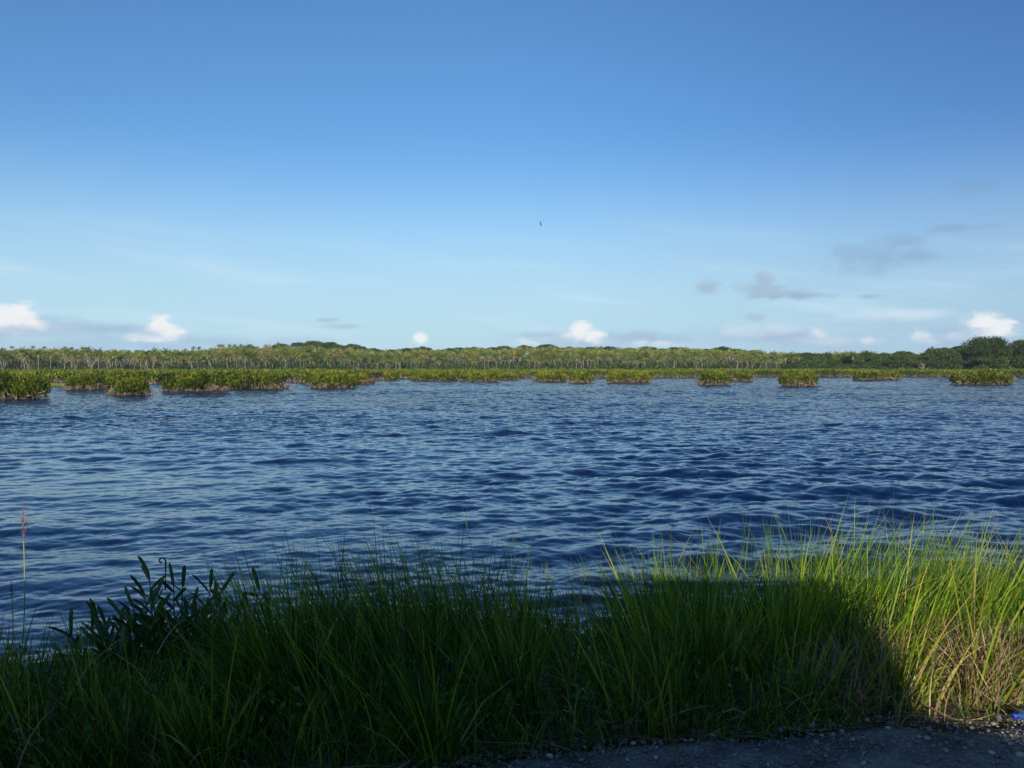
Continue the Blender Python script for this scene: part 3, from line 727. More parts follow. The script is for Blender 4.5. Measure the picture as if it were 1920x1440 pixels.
# shrubs at the foot of the palms
G6 = 'rounded shrubs at the foot of the palm grove'
bprot = []
for q in range(4):
    tb, cr = tree_meshes(800 + q, 3.2, 5.0, 'round', 900, 0.36)
    cr_o = mesh_np('foliage', cr[0], cr[1], M['bush'], None, {'tint': cr[2]}); st_o = tb.build('stem', M['bark']); bprot.append((st_o, cr_o))
for px, s, lab in [(322, 1.5, 0), (345, 1.2, 0), (170, 1.1, 1), (215, 1.0, 0), (385, 1.0, 1), (480, 1.3, 0), (500, 1.1, 0), (585, 1.5, 0), (610, 1.3, 0), (640, 1.2, 0), (655, 1.1, 0), (690, 0.9, 1), (795, 1.2, 0), (825, 1.2, 0), (850, 1.1, 0),
                   (1040, 1.5, 0), (1062, 1.1, 1), (1160, 1.6, 1), (1180, 1.4, 1), (1240, 1.3, 1), (1290, 1.2, 1), (1352, 1.8, 0), (1345, 1.4, 0), (1480, 1.5, 1), (1500, 1.4, 0), (1530, 1.2, 0), (1580, 1.3, 0), (1625, 1.2, 1), (1655, 1.2, 1), (1700, 1.3, 0), (1740, 1.2, 1), (1790, 1.2, 0), (1840, 1.3, 1), (1890, 1.2, 0)]:
    D = D_FRONT - 8 + rp.uniform(-5, 4) if px < 1470 else 350 + rp.uniform(-4, 4)
    x = (px - 960) / F * D
    place_tree('shrub', bprot[rp.integers(0, 4)], (x, D, float(land_z(x, D)) - 0.1), s, rp.uniform(0, 6.28),
               ['dark green rounded shrub between the mangrove flats and the trees behind', 'paler olive shrub between the mangrove flats and the trees behind'][lab], 'shrub', G6)
def bare_tree(px, D, ty, lab, seed):
    r = np.random.default_rng(seed); x = (px - 960) / F * D; z = float(land_z(x, D)); ht = CAMZ + (HORY - ty) * D / F - z
    o = empty('bare_tree', (x, D, z), 0, lab, 'tree'); mb = MB(); V, Fq = tube_geo([[0, 0, -0.3], [0.1, 0, ht * 0.3], [0.0, 0, ht * 0.45]], [0.3, 0.2, 0.16], 6); mb.add(V, Fq); mb.build('trunk', M['pale'], o, True)
    bb = MB()
    for k in range(15):
        a = r.uniform(0, 6.28); sp_ = r.uniform(0.1, 0.5) * ht; p0 = np.array([0, 0, ht * r.uniform(0.25, 0.5)]); p2 = np.array([math.cos(a) * sp_, math.sin(a) * sp_, ht * r.uniform(0.6, 1.0)])
        p1 = (p0 + p2) / 2 + r.normal(size=3) * 0.15 * ht * np.array([1, 1, 0.4]); V, Fq = tube_geo([p0, p1, p2], [0.07, 0.045, 0.02], 3); bb.add(V, Fq)
        for j in range(4):
            e = p2 + r.normal(size=3) * ht * 0.10; V, Fq = tube_geo([p1 * 0.4 + p2 * 0.6, e], [0.03, 0.012], 3); bb.add(V, Fq)
    bb.build('branches', M['pale'], o)
M['pale'] = plain('bleached_bark', (0.26, 0.24, 0.19), (0.40, 0.38, 0.32), 0.9, 1.0)
bare_tree(172, 360, 668, 'pale bare tree in front of the palms above the small left islet', 1)
bare_tree(1728, 340, 681, 'pale bare tree in front of the wood, left of the great dome tree', 2)
# the unplaced originals go; their copies keep the meshes
for lst in list(tprot.values()) + [protos, bprot]:
    for pr in lst:
        for ch in pr: bpy.data.objects.remove(ch)
# undergrowth under the palms: one mass
rng = np.random.default_rng(77)
N = 42000
pxs = rng.uniform(-450, 2350, N); DDm = rng.uniform(D_FRONT + 12, D_RIDGE + 30, N); DDm[:9000] = rng.uniform(D_FRONT - 8, D_FRONT + 40, 9000)
DDm = np.where((pxs > 1470) & (rng.uniform(size=N) < 0.5), rng.uniform(350, 385, N), DDm)
Xm = (pxs - 960) / F * DDm
zz = land_z(Xm, DDm) + rng.uniform(0, 1.0, N) * (1.0 + 0.8 * vnoise(Xm, DDm, 9, 61) + 2.6 * np.clip((DDm - D_FRONT - 8) / 25, 0, 1))
P = np.repeat(np.stack([Xm, DDm, zz], 1), 4, 0) + rng.normal(size=(N * 4, 3)) * np.array([0.8, 0.8, 0.35])
V, Fq, T = leaf_quads(P, unit(rng.normal(size=(N * 4, 3)) + np.array([0, 0, 0.5])), rng.uniform(0.6, 1.2, N * 4), rng.uniform(0.4, 0.7, N * 4), np.clip(np.repeat(rng.normal(0.45, 0.22, N), 4), 0, 1))
o = mesh_np('undergrowth', V, Fq, M['bush'], None, {'tint': T})
tag(o, 'dark undergrowth covering the ground beneath the palms and trees', 'undergrowth', None, 'stuff')
# yellow marsh grass patch left
N = 6000
pxs = rng.uniform(84, 130, N); ysg = rng.uniform(121, 138, N)
Xm = (pxs - 960) / F * ysg
P = np.stack([Xm, ysg, np.full(N, -0.02)], 1)
V, Fq, T = leaf_quads(P, unit(rng.normal(size=(N, 3)) * 0.3 + np.array([0, 0, 1.0])), rng.uniform(0.25, 0.5, N), np.full(N, 0.07), np.clip(rng.normal(0.78, 0.1, N), 0, 0.9))
o = mesh_np('marsh_grass', V, Fq, M['palm'], None, {'tint': T}); tag(o, 'yellow marsh grass at the water edge behind the large left mangrove clump', 'grass', None, 'stuff')

# ---------------------------------------------------------------- bird
def build_bird():
    D = 70.0; c = at_d(1013.5, 420, D)
    m_ = plain('bird_plumage', (0.02, 0.02, 0.022), (0.035, 0.03, 0.03), 0.7, 20)
    # spine and wing stations: (s along span, chord, z)
    mb = MB()
    st = [(-0.02, 0.02), (0.03, 0.045), (0.10, 0.055), (0.18, 0.04), (0.26, 0.03), (0.33, 0.018), (0.38, 0.006)]
    P = np.array([[0, -0.16 + i * 0.06, 0.004 * math.sin(i)] for i in range(7)])
    V, Fq = tube_geo(P, [0.012, 0.028, 0.035, 0.034, 0.026, 0.016, 0.010], 8); mb.add(V, Fq)
    for sg in (-1, 1):
        rows = []
        for s_, z_, fr, bk, th in [(0.0, 0.0, 0.08, -0.06, 0.012), (0.10, 0.03, 0.10, -0.04, 0.010), (0.2, 0.045, 0.09, -0.04, 0.007), (0.32, 0.03, 0.02, -0.08, 0.004), (0.42, 0.0, -0.08, -0.12, 0.002)]:
            rows += [[sg * s_, fr, z_], [sg * s_, (fr + bk) / 2, z_ + th], [sg * s_, bk, z_], [sg * s_, (fr + bk) / 2, z_ - th]]
        Fq = [[4 * a + b, 4 * a + (b + 1) % 4, 4 * a + 4 + (b + 1) % 4, 4 * a + 4 + b] for a in range(4) for b in range(4)]
        mb.add(rows, Fq)
    mb.add([[-0.015, -0.14, 0.0], [0.015, -0.14, 0.0], [0.05, -0.27, 0], [0, -0.24, 0.003], [-0.05, -0.27, 0]], [[0, 1, 2, 3], [0, 3, 4, 4]])
    o = mb.build('bird', m_, smooth=True, loc=c)
    o.rotation_euler = (R(25), R(58), R(70)); o.scale = (0.6,) * 3
    tag(o, 'small dark bird gliding alone high in the blue sky', 'bird')
build_bird()

# ---------------------------------------------------------------- foreground grass
def blades(base, az_, tilt, L, W, curve, tint, tint_tip=None, seg=5, seed=0, zmin=True):
    """vectorised tapering blades. az_ heading of lean, tilt from vertical (rad), curve extra bend along the blade"""
    n_ = len(base); t = np.linspace(0, 1, seg + 1)
    ang_ = tilt[:, None] + curve[:, None] * t[None, :] ** 1.5
    ds = L[:, None] / seg
    hx = np.sin(ang_) * ds; hz_ = np.cos(ang_) * ds
    cx = np.concatenate([np.zeros((n_, 1)), np.cumsum(hx[:, :-1], 1)], 1); cz = np.concatenate([np.zeros((n_, 1)), np.cumsum(hz_[:, :-1], 1)], 1)
    X = base[:, 0:1] + cx * np.cos(az_)[:, None]; Y = base[:, 1:2] + cx * np.sin(az_)[:, None]; Z = base[:, 2:3] + cz
    r = np.random.default_rng(seed); ro = r.uniform(0, math.pi, n_)
    wv = np.array([1, 1.0, 0.92, 0.76, 0.5, 0.0]) if seg == 5 else np.linspace(1, 0, seg + 1)
    wx = np.cos(ro)[:, None] * W[:, None] * wv[None] * 0.5; wy = np.sin(ro)[:, None] * W[:, None] * wv[None] * 0.5
    Lf = np.stack([X - wx, Y - wy, Z], -1); Rt = np.stack([X + wx, Y + wy, Z], -1)
    V = np.stack([Lf, Rt], 2).reshape(n_, -1, 3)       # (n, 2(seg+1), 3)
    k = np.arange(seg) * 2; f = np.stack([k, k + 1, k + 3, k + 2], 1)
    Fq = (np.arange(n_)[:, None, None] * (2 * (seg + 1)) + f[None]).reshape(-1, 4)
    tt = tint[:, None] if tint_tip is None else tint[:, None] + (tint_tip - tint)[:, None] * t[None] ** 2.5
    T = np.repeat(np.broadcast_to(tt, (n_, seg + 1)), 2, 1)
    return V.reshape(-1, 3), Fq, T.ravel()
GH = ([-2000, 0, 250, 420, 480, 600, 800, 920, 1000, 1150, 1200, 1260, 1400, 1520, 1700, 1920, 4000],
      [0.58, 0.58, 0.56, 0.60, 0.84, 0.80, 0.84, 0.84, 0.68, 0.60, 0.82, 0.80, 0.78, 0.88, 0.90, 0.90, 0.85])     # tallest blades
GL = ([-2000, 0, 480, 1000, 1150, 1300, 1600, 4000], [-0.05, -0.05, -0.22, -0.22, -0.22, -0.05, 0.25, 0.25])           # lean to the right (+)
def grass():
    r = np.random.default_rng(11)
    # tufts
    nt_ = 760
    tx = r.uniform(-9, 9, nt_); to = r.uniform(0, 1, nt_) ** 1.2 * 3.1 + 0.10 - 0.08 * (tx < 0)
    ty = road_edge(tx) + to
    px = 960 + tx / ty * F
    hm = np.interp(px, *GH); ln = np.interp(px, *GL)
    dens = np.interp(px, [-500, 0, 260, 480, 1000, 1100, 1200, 1450, 1600, 2400], [0.85, 0.85, 0.95, 1.1, 1.0, 0.8, 0.9, 0.95, 1.35, 1.2])
    dens = np.where((px > 1560) & (to < 0.45), dens * 0.35, dens)
    nb = (r.gamma(2.2, 30, nt_) * dens).astype(int)
    ti = np.repeat(np.arange(nt_), nb); n_ = len(ti)
    a = r.uniform(0, 2 * math.pi, n_); rad = np.abs(r.normal(size=n_)) * 0.07
    bx, by = tx[ti] + np.cos(a) * rad, ty[ti] + np.sin(a) * rad
    bz = land_z(bx, by) - 0.02
    # splay outwards plus shared lean
    th = r.uniform(0.1, 1.15, nt_)[ti]
    long_ = r.uniform(size=n_) < np.interp(px[ti], [400, 480, 1000, 1080], [0.16, 0.30, 0.30, 0.18])
    L = np.where(long_, hm[ti] * r.uniform(0.8, 1.12, n_), hm[ti] * r.uniform(0.35, 0.75, n_)) * (0.75 + 0.3 * th)
    # tufts lower on the bank must still be as tall as those above
    L = L + np.clip(0.9 - bz, 0, 0.8) * 0.5 * (px[ti] > 450) * np.interp(px[ti], [930, 990, 1150, 1230], [1, 0.5, 0.5, 1])
    splay = np.abs(r.normal(size=n_)) * 0.27
    vx = np.cos(a) * splay + ln[ti] + r.normal(size=n_) * 0.14; vy = np.sin(a) * splay + r.normal(size=n_) * 0.12
    tilt = np.hypot(vx, vy); azb = np.arctan2(vy, vx)
    curve = np.where(r.uniform(size=n_) < 0.12, r.uniform(0.6, 1.5, n_), r.uniform(0.0, 0.5, n_))
    W = r.uniform(0.005, 0.0115, n_) * np.where(long_, 0.85, 1.0)
    tint = np.clip(r.normal(0.40, 0.17, n_) + r.normal(size=nt_)[ti] * 0.10 + np.interp(px[ti], [1000, 1180, 1480, 1640], [-0.10, 0.0, 0.04, 0.16]), 0, 0.82)  # right patch yellower; shade also put into the tint of the dark stretch
    tip = np.where(r.uniform(size=n_) < 0.22, r.uniform(0.8, 1.0, n_), tint)
    dd_ = r.uniform(size=n_) < 0.05; tint = np.where(dd_, 0.96, tint); tip = np.where(dd_, 1.0, tip); curve = np.where(dd_, r.uniform(0.3, 2.0, n_), curve)
    # short bent and matted blades that fill the foot of the bank
    k2 = 26000; fx = r.uniform(-9, 9, k2); fy = road_edge(fx) + r.uniform(0, 1, k2) ** 1.5 * 1.6 - 0.03; fz = land_z(fx, fy) - 0.01
    fp = 960 + fx / fy * F; kk = ~((fp > 1600) & (fy < road_edge(fx) + 0.9) & (r.uniform(size=k2) < 0.85)); fx, fy, fz = fx[kk], fy[kk], fz[kk]; k2 = len(fx)
    bx, by, bz = np.concatenate([bx, fx]), np.concatenate([by, fy]), np.concatenate([bz, fz])
    azb = np.concatenate([azb, r.uniform(0, 6.28, k2)]); tilt = np.concatenate([tilt, np.abs(r.normal(size=k2)) * 0.5]); L = np.concatenate([L, r.uniform(0.10, 0.40, k2)])
    W = np.concatenate([W, r.uniform(0.004, 0.009, k2)]); curve = np.concatenate([curve, r.uniform(0.2, 1.8, k2)])
    t2 = np.clip(r.normal(0.30, 0.2, k2), 0, 0.95); tint = np.concatenate([tint, t2]); tip = np.concatenate([tip, np.where(r.uniform(size=k2) < 0.15, 0.95, t2)])
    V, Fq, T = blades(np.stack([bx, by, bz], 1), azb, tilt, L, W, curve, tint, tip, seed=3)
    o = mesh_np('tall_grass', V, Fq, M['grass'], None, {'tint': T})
    tag(o, 'tall green grass growing along the bank between the road and the water', 'grass', None, 'stuff')
    # dry straw at the foot
    n_ = 32000
    ti = r.integers(0, nt_, n_)
    bx = tx[ti] + r.normal(size=n_) * 0.10; by = ty[ti] + r.normal(size=n_) * 0.10
    k2 = 13000; ex = r.uniform(1.5, 4.5, k2); cl = np.round(ex * 4 + r.normal(size=k2) * 0.2) / 4   # matted clumps of straw on the right
    bx[:k2] = cl + r.normal(size=k2) * 0.09; by[:k2] = road_edge(cl) + 0.14 + 0.62 * ((np.round(cl * 4) * 0.37) % 1) + r.normal(size=k2) * 0.08
    keep = by > road_edge(bx) + 0.02; bx, by = bx[keep], by[keep]; n_ = len(bx)
    px = 960 + bx / by * F; bz = land_z(bx, by) + 0.0
    right = px > 1580
    L = np.where(right, r.uniform(0.15, 0.45, n_), r.uniform(0.12, 0.36, n_))
    tilt = np.abs(r.normal(size=n_)) * np.where(right, 0.5, 0.7); azb = r.uniform(0, 2 * math.pi, n_)
    V, Fq, T = blades(np.stack([bx, by, bz], 1), azb, tilt, L, r.uniform(0.003, 0.008, n_), r.uniform(0, 1.6, n_), np.clip(r.normal(0.5, 0.3, n_), 0, 1), seed=4)
    o = mesh_np('dry_grass', V, Fq, M['straw'], None, {'tint': T})
    tag(o, 'dead straw coloured grass around the foot of the green blades', 'dry grass', None, 'stuff')
    # longer bleached blades arching out of the shade at the foot of the bank
    n_ = 900
    bx = r.uniform(-7, 7, n_); by = road_edge(bx) + r.uniform(0.0, 0.9, n_); bz = land_z(bx, by)
    V, Fq, T = blades(np.stack([bx, by, bz], 1), r.uniform(3.4, 6.0, n_), np.abs(r.normal(size=n_)) * 0.5 + 0.2, r.uniform(0.18, 0.5, n_), r.uniform(0.004, 0.010, n_), r.uniform(0.6, 1.8, n_), np.clip(r.normal(0.8, 0.2, n_), 0, 1), seed=14)
    o = mesh_np('bleached_grass', V, Fq, M['straw'], None, {'tint': T})
    tag(o, 'bleached arching grass blades drooping over the foot of the bank', 'dry grass', None, 'stuff')
    # fallen straw lying about the verge
    n_ = 6500
    bx = r.uniform(-8, 8, n_); off = np.abs(r.normal(size=n_)) * 0.32 - 0.08; by = road_edge(bx) + off
    bz = np.maximum(land_z(bx, by), np.where(by < road_edge(bx), ROAD_Z, 0)) + r.uniform(0.004, 0.05, n_)
    V, Fq, T = blades(np.stack([bx, by, bz], 1), r.uniform(0, 2 * math.pi, n_), r.uniform(1.35, 1.6, n_), r.uniform(0.06, 0.32, n_), r.uniform(0.002, 0.006, n_), r.normal(size=n_) * 0.12, np.clip(r.normal(0.4, 0.3, n_), 0, 1), seed=5)
    o = mesh_np('straw_litter', V, Fq, M['straw'], None, {'tint': T})
    tag(o, 'loose dead straw lying flat along the verge of the gravel road', 'straw', None, 'stuff')
    # low creeping green cover under the blades
    n_ = 16000
    bx = r.uniform(-9, 9, n_); by = road_edge(bx) + r.uniform(0.02, 3.2, n_); bz = land_z(bx, by) + r.uniform(0, 0.30, n_)
    global rng; rng = np.random.default_rng(12)
    fp = 960 + bx / by * F; kk = ~((fp > 1600) & (by < road_edge(bx) + 0.8)); bx, by, bz = bx[kk], by[kk], bz[kk]; n_ = len(bx)
    V, Fq, T = leaf_quads(np.stack([bx, by, bz], 1), unit(rng.normal(size=(n_, 3)) + np.array([0, -0.3, 0.6])), rng.uniform(0.025, 0.055, n_), rng.uniform(0.012, 0.028, n_), rng.uniform(0, 0.8, n_))
    o = mesh_np('ground_cover', V, Fq, M['weed'], None, {'tint': T})
    tag(o, 'small leaved creeping weeds under the tall grass', 'weeds', None, 'stuff')
grass()
# long pale stems lying across, each one a thing
def stem(px0, y0, D0, px1, y1, D1, r0, lab, sag=0.03):
    a, b = at_d(px0, y0, D0), at_d(px1, y1, D1); t = np.linspace(0, 1, 9)[:, None]
    P = a * (1 - t) + b * t; P[:, 2] += np.sin(t[:, 0] * math.pi) * sag
    c = P.mean(0)
    mb = MB(); V, Fq = tube_geo(P - c, np.linspace(r0, r0 * 0.4, 9), 5); mb.add(V, Fq, 0.7)
    o = mb.build('dry_stem', M['straw'], None, True, c); tag(o, lab, 'dry stem', 'long dead stems fallen across the verge')
stem(1435, 1298, 3.95, 1528, 1366, 3.72, 0.003, 'straight dead stem slanting down to the gravel in the shade, at the centre right')
stem(1530, 1348, 3.85, 1620, 1395, 3.55, 0.003, 'dead stem ending on the gravel just right of the long slanting one')
stem(1535, 1350, 3.82, 1600, 1405, 3.5, 0.003, 'lowest dead stem of the fan lying out on the gravel')
stem(1525, 1304, 3.95, 1580, 1345, 3.8, 0.0025, 'thin short dead stem above the fan that lies on the gravel')
stem(1820, 1285, 3.9, 1898, 1350, 3.72, 0.0035, 'sunlit dead stem slanting down beside the blue bottle', 0.01)
stem(1722, 1270, 4.0, 1830, 1245, 3.95, 0.003, 'sunlit dead stem bent sideways through the foot of the bright grass', 0.02)
stem(1775, 1345, 3.75, 1865, 1338, 3.72, 0.003, 'curved sunlit dead stem lying flat at the edge of the gravel', -0.02)
stem(295, 1225, 3.9, 350, 1160, 4.3, 0.003, 'pale bent grass stem leaning up to the right in the dark left grass')

# ---------------------------------------------------------------- strap leaved fern at the left
def strap(mb, p, d_, up, L, W, tint, bend=0.25, seg=6):
    """one blunt strap leaf with a fold along its middle"""
    d_ = unit(np.array(d_, float)); side = unit(np.cross(d_, up)); nrm = np.cross(side, d_)
    V = []; q = np.array(p, float)
    for s in range(seg + 1):
        t = s / seg; wv = W * (0.35 + 0.65 * min(1, t * 4)) * (1.0 if t < 0.84 else math.sqrt(max(0.12, 1 - ((t - 0.84) / 0.16) ** 2)))
        V += [q - side * wv / 2 + nrm * wv * 0.12, q - nrm * 0.0, q + side * wv / 2 + nrm * wv * 0.12]
        q = q + d_ * L / seg; d_ = unit(d_ - nrm * bend / seg + np.array([0, 0, -0.02]))
    Fq = []
    for s in range(seg):
        b = 3 * s; Fq += [[b, b + 1, b + 4, b + 3], [b + 1, b + 2, b + 5, b + 4]]
    mb.add(V, Fq, tint)
def fern():
    r = np.random.default_rng(21)
    D = 4.75; base = at_d(320, 1250, D); bz = float(land_z(base[0], base[1])); base[2] = bz - 0.02
    root = empty('leather_fern', base, 0, 'dark fern with stiff upright strap leaves, standing against the water at the left', 'fern')
    tips = [(262, 1040), (248, 1075), (305, 1080), (318, 1055), (345, 1060), (398, 1065), (405, 1090), (440, 1070), (473, 1065), (500, 1115), (470, 1150), (200, 1120), (165, 1125), (130, 1140),
            (232, 1100), (370, 1100), (285, 1100), (425, 1120), (185, 1160), (345, 1120), (150, 1175), (480, 1140), (255, 1130), (320, 1110), (390, 1130), (270, 1150), (300, 1140), (350, 1150), (400, 1150), (440, 1145), (215, 1150), (240, 1160), (325, 1160), (375, 1165), (420, 1170), (285, 1175), (190, 1185), (460, 1175)]
    tips += [(r.uniform(170, 480), r.uniform(1120, 1200)) for _ in range(34)]
    for k, (tx, ty) in enumerate(tips):
        Dt = D + r.uniform(-0.35, 0.35)
        tip = at_d(tx, ty, Dt) - base
        b0 = np.array([tip[0] * 0.25 + r.normal() * 0.04, (tip[1]) * 0.3, 0.0])
        mb = MB()
        L = r.uniform(0.12, 0.17)
        dirn = unit(np.array([r.normal() * 0.25 + 0.25 * np.sign(tip[0]), r.normal() * 0.15, 1.0]))
        st = tip - dirn * L
        t = np.linspace(0, 1, 6)[:, None]; midp = np.array([st[0] * 0.8, st[1] * 0.8, st[2] * 0.45])
        P = (1 - t) ** 2 * b0 + 2 * t * (1 - t) * midp + t ** 2 * st
        V, Fq = tube_geo(P, np.linspace(0.006, 0.003, 6), 5); mb.add(V, Fq, 0.3)
        strap(mb, st, dirn, [0, 1, 0.1], L, r.uniform(0.019, 0.025), r.uniform(0.2, 0.9), r.uniform(-0.3, 0.4))
        for s in range(11):                          # side leaflets down the stalk
            u = 0.96 - s * 0.07; q = (1 - u) ** 2 * b0 + 2 * u * (1 - u) * midp + u ** 2 * st
            sg = 1 if s % 2 else -1
            dd = np.array([sg * r.uniform(0.35, 0.9), r.normal() * 0.5, r.uniform(0.5, 1.1)])
            strap(mb, q, dd, [0, 1, 0.1] + r.normal(size=3) * 0.3, r.uniform(0.09, 0.16), r.uniform(0.014, 0.021), r.uniform(0, 0.9), r.uniform(0, 0.7))
        mb.build('frond', M['fern'], root, True)
    # two withered curled tips
    for (cx, cy) in [(303, 1052), (497, 1118)]:
        c = at_d(cx, cy, D - 0.1) - base; a = np.linspace(0, 5.2, 14)
        rr_ = 0.022 * (1 - a / 7)
        P = np.stack([c[0] + np.cos(a) * rr_, c[1] + 0 * a, c[2] + np.sin(a) * rr_], 1)
        P = np.vstack([[c[0] + 0.02, c[1], c[2] - 0.16], P]); mb = MB(); V, Fq = tube_geo(P, 0.005, 5); mb.add(V, Fq, 0.0)
        o = mb.build('withered_tip', M['fern'], root, True)
fern()

# ---------------------------------------------------------------- seed head stalk(s) at the far left
def seed_stalk(px, ytop, ybase, D, lab, sc=1.0):
    r = np.random.default_rng(int(px) + 5)
    b = at_d(px - 6, ybase, D); gz = float(land_z(b[0], b[1])); tp = at_d(px, ytop, D)
    base = np.array([b[0] - 0.03, b[1], gz - 0.02])
    o = empty('seed_stalk', base, 0, lab, 'grass stalk', 'flowering grass stalks above the bank')
    join = at_d(px + 2, ytop + 75 * sc, D)
    t = np.linspace(0, 1, 8)[:, None]; P = (base * (1 - t) + join * t) - base; P[:, 0] += 0.03 * np.sin(t[:, 0] * 3.1)
    mb = MB(); V, Fq = tube_geo(P, np.linspace(0.0045, 0.003, 8), 6); mb.add(V, Fq); mb.build('stalk', M['stalk'], o, True)
    hb = MB()
    for k in range(13):
        u = r.uniform(-0.15, 1.0); q = (join - base) + (tp - join) * u * 0.6
        an = r.uniform(0, 6.28); spd = r.uniform(0.3, 1.0) * (1 - u * 0.5)
        L = r.uniform(0.06, 0.12) * sc
        dd = unit(np.array([math.cos(an) * spd, math.sin(an) * spd * 0.6, 1.0]))
        pts = np.array([q, q + dd * L * 0.5, q + dd * L + np.array([0, 0, -0.01])]); V, Fq = tube_geo(pts, [0.0022, 0.0018, 0.0008], 4); hb.add(V, Fq)
    dd = (tp - join); q = join - base; V, Fq = tube_geo(np.array([q, q + dd * 0.5, q + dd]), [0.0035, 0.003, 0.001], 4); hb.add(V, Fq)
    hb.build('seed_head', M['spike'], o, True)
seed_stalk(42, 938, 1110, 6.0, 'tall pinkish seed head on a pale stalk, alone against the water at the far left')
seed_stalk(20, 1078, 1150, 6.0, 'short faded seed head at the left edge, below the tall pinkish one', 0.5)
seed_stalk(1031, 1100, 1165, 5.2, 'small yellowish flower stalk in the grass near the middle', 0.4)

# ---------------------------------------------------------------- broad leaved weeds
def weed(px, py, D, lab, h=0.16, nleaf=9, L=0.06, seed=0):
    r = np.random.default_rng(seed); b = at_d(px, py, D); gz = float(land_z(b[0], b[1]))
    base = np.array([b[0], b[1], gz - 0.01]); o = empty('broadleaf_weed', base, 0, lab, 'weed', 'broad leaved weeds in the verge')
    topz = max(b[2] - gz, h)
    sb = MB(); P = np.array([[0, 0, 0], [0.01, -0.01, topz * 0.5], [0.0, -0.02, topz]]); V, Fq = tube_geo(P, [0.004, 0.003, 0.002], 5); sb.add(V, Fq); sb.build('stem', M['stalk'], o, True)
    lb = MB()
    for k in range(nleaf):
        a = k * 2.4 + r.normal() * 0.3; u = 0.45 + 0.55 * k / nleaf; p = np.array([0.005, -0.02 * u, topz * u])
        dd = unit(np.array([math.cos(a), math.sin(a) - 0.3, r.uniform(0.2, 0.9)])); side = unit(np.cross(dd, [0, 0, 1])); ll = L * r.uniform(0.7, 1.2)
        nr = np.cross(side, dd); V = []
        for t, wv in ((0, 0.04), (0.25, 0.36), (0.55, 0.42), (0.8, 0.26), (1.0, 0.02)):
            q = p + dd * ll * t - np.array([0, 0, 0.02]) * t * t; V += [q - side * wv * ll * 0.5, q - nr * 0.003, q + side * wv * ll * 0.5]
        Fq = []
        for s in range(4): Fq += [[3 * s, 3 * s + 1, 3 * s + 4, 3 * s + 3], [3 * s + 1, 3 * s + 2, 3 * s + 5, 3 * s + 4]]
        lb.add(V, Fq, r.uniform(0.2, 1))
    lb.build('leaves', M['weed'], o, True)
weed(1575, 1240, 3.95, 'leafy weed at the edge of the shadow, beside the sunlit straw', 0.2, 11, 0.085, 1)
weed(1478, 1250, 3.9, 'leafy weed with large rounded leaves in the shaded grass at the centre right', 0.2, 11, 0.085, 2)
weed(1620, 1300, 3.85, 'low leafy weed right at the corner where the sunlit straw begins', 0.12, 8, 0.06, 3)
weed(1262, 1370, 3.62, 'small bright weed at the verge, closest to the gravel near the middle', 0.08, 8, 0.06, 4)
weed(1085, 1320, 3.8, 'leafy weed in deep shade left of the one closest to the gravel', 0.2, 10, 0.07, 5)
weed(430, 1310, 3.8, 'broad leaved weed in the dark grass under the fern', 0.2, 10, 0.08, 6)
weed(350, 1380, 3.6, 'dark low weed near the bottom edge at the left', 0.16, 12, 0.07, 7)
weed(1225, 1235, 4.3, 'tall leafy weed standing among the shaded blades right of the middle', 0.3, 12, 0.07, 8)

# ---------------------------------------------------------------- stones
def stones():
    r = np.random.default_rng(31)
    t = (1 + 5 ** 0.5) / 2
    iv = unit(np.array([[-1, t, 0], [1, t, 0], [-1, -t, 0], [1, -t, 0], [0, -1, t], [0, 1, t], [0, -1, -t], [0, 1, -t], [t, 0, -1], [t, 0, 1], [-t, 0, -1], [-t, 0, 1]], float))
    fi = np.array([[0, 11, 5], [0, 5, 1], [0, 1, 7], [0, 7, 10], [0, 10, 11], [1, 5, 9], [5, 11, 4], [11, 10, 2], [10, 7, 6], [7, 1, 8], [3, 9, 4], [3, 4, 2], [3, 2, 6], [3, 6, 8], [3, 8, 9], [4, 9, 5], [2, 4, 11], [6, 2, 10], [8, 6, 7], [9, 8, 1]])
    n_ = 16000
    x = r.uniform(-6, 6, n_); y = road_edge(x) - np.abs(r.normal(size=n_)) * 0.6 + 0.05; y = np.maximum(y, 1.8)
    s = 0.0020 + r.gamma(1.3, 0.0026, n_); s = np.minimum(s, 0.017)
    sc = s[:, None] * r.uniform(0.7, 1.25, (n_, 3)) * np.array([1, 1, 0.65])
    V = iv[None] * (1 + r.normal(size=(n_, 12, 1)) * 0.12) * sc[:, None]
    a = r.uniform(0, 6.28, n_); c, s_ = np.cos(a)[:, None], np.sin(a)[:, None]
    V = np.stack([V[..., 0] * c - V[..., 1] * s_ + x[:, None], V[..., 0] * s_ + V[..., 1] * c + y[:, None], V[..., 2] + (ROAD_Z + 0.006 + s * 0.2)[:, None]], -1)
    Fq = (np.arange(n_)[:, None, None] * 12 + fi[None]).reshape(-1, 3)
    m_ = leafy('pebble', [(0.0, (0.12, 0.115, 0.11)), (0.6, (0.26, 0.25, 0.24)), (1.0, (0.55, 0.54, 0.50))], rough=0.8, trans=0)
    o = mesh_np('loose_gravel', V.reshape(-1, 3), Fq, m_, None, {'tint': np.repeat(r.beta(1.5, 2.5, n_), 12)}, smooth=False)
    tag(o, 'loose grey gravel scattered over the road', 'gravel', None, 'stuff')
stones()

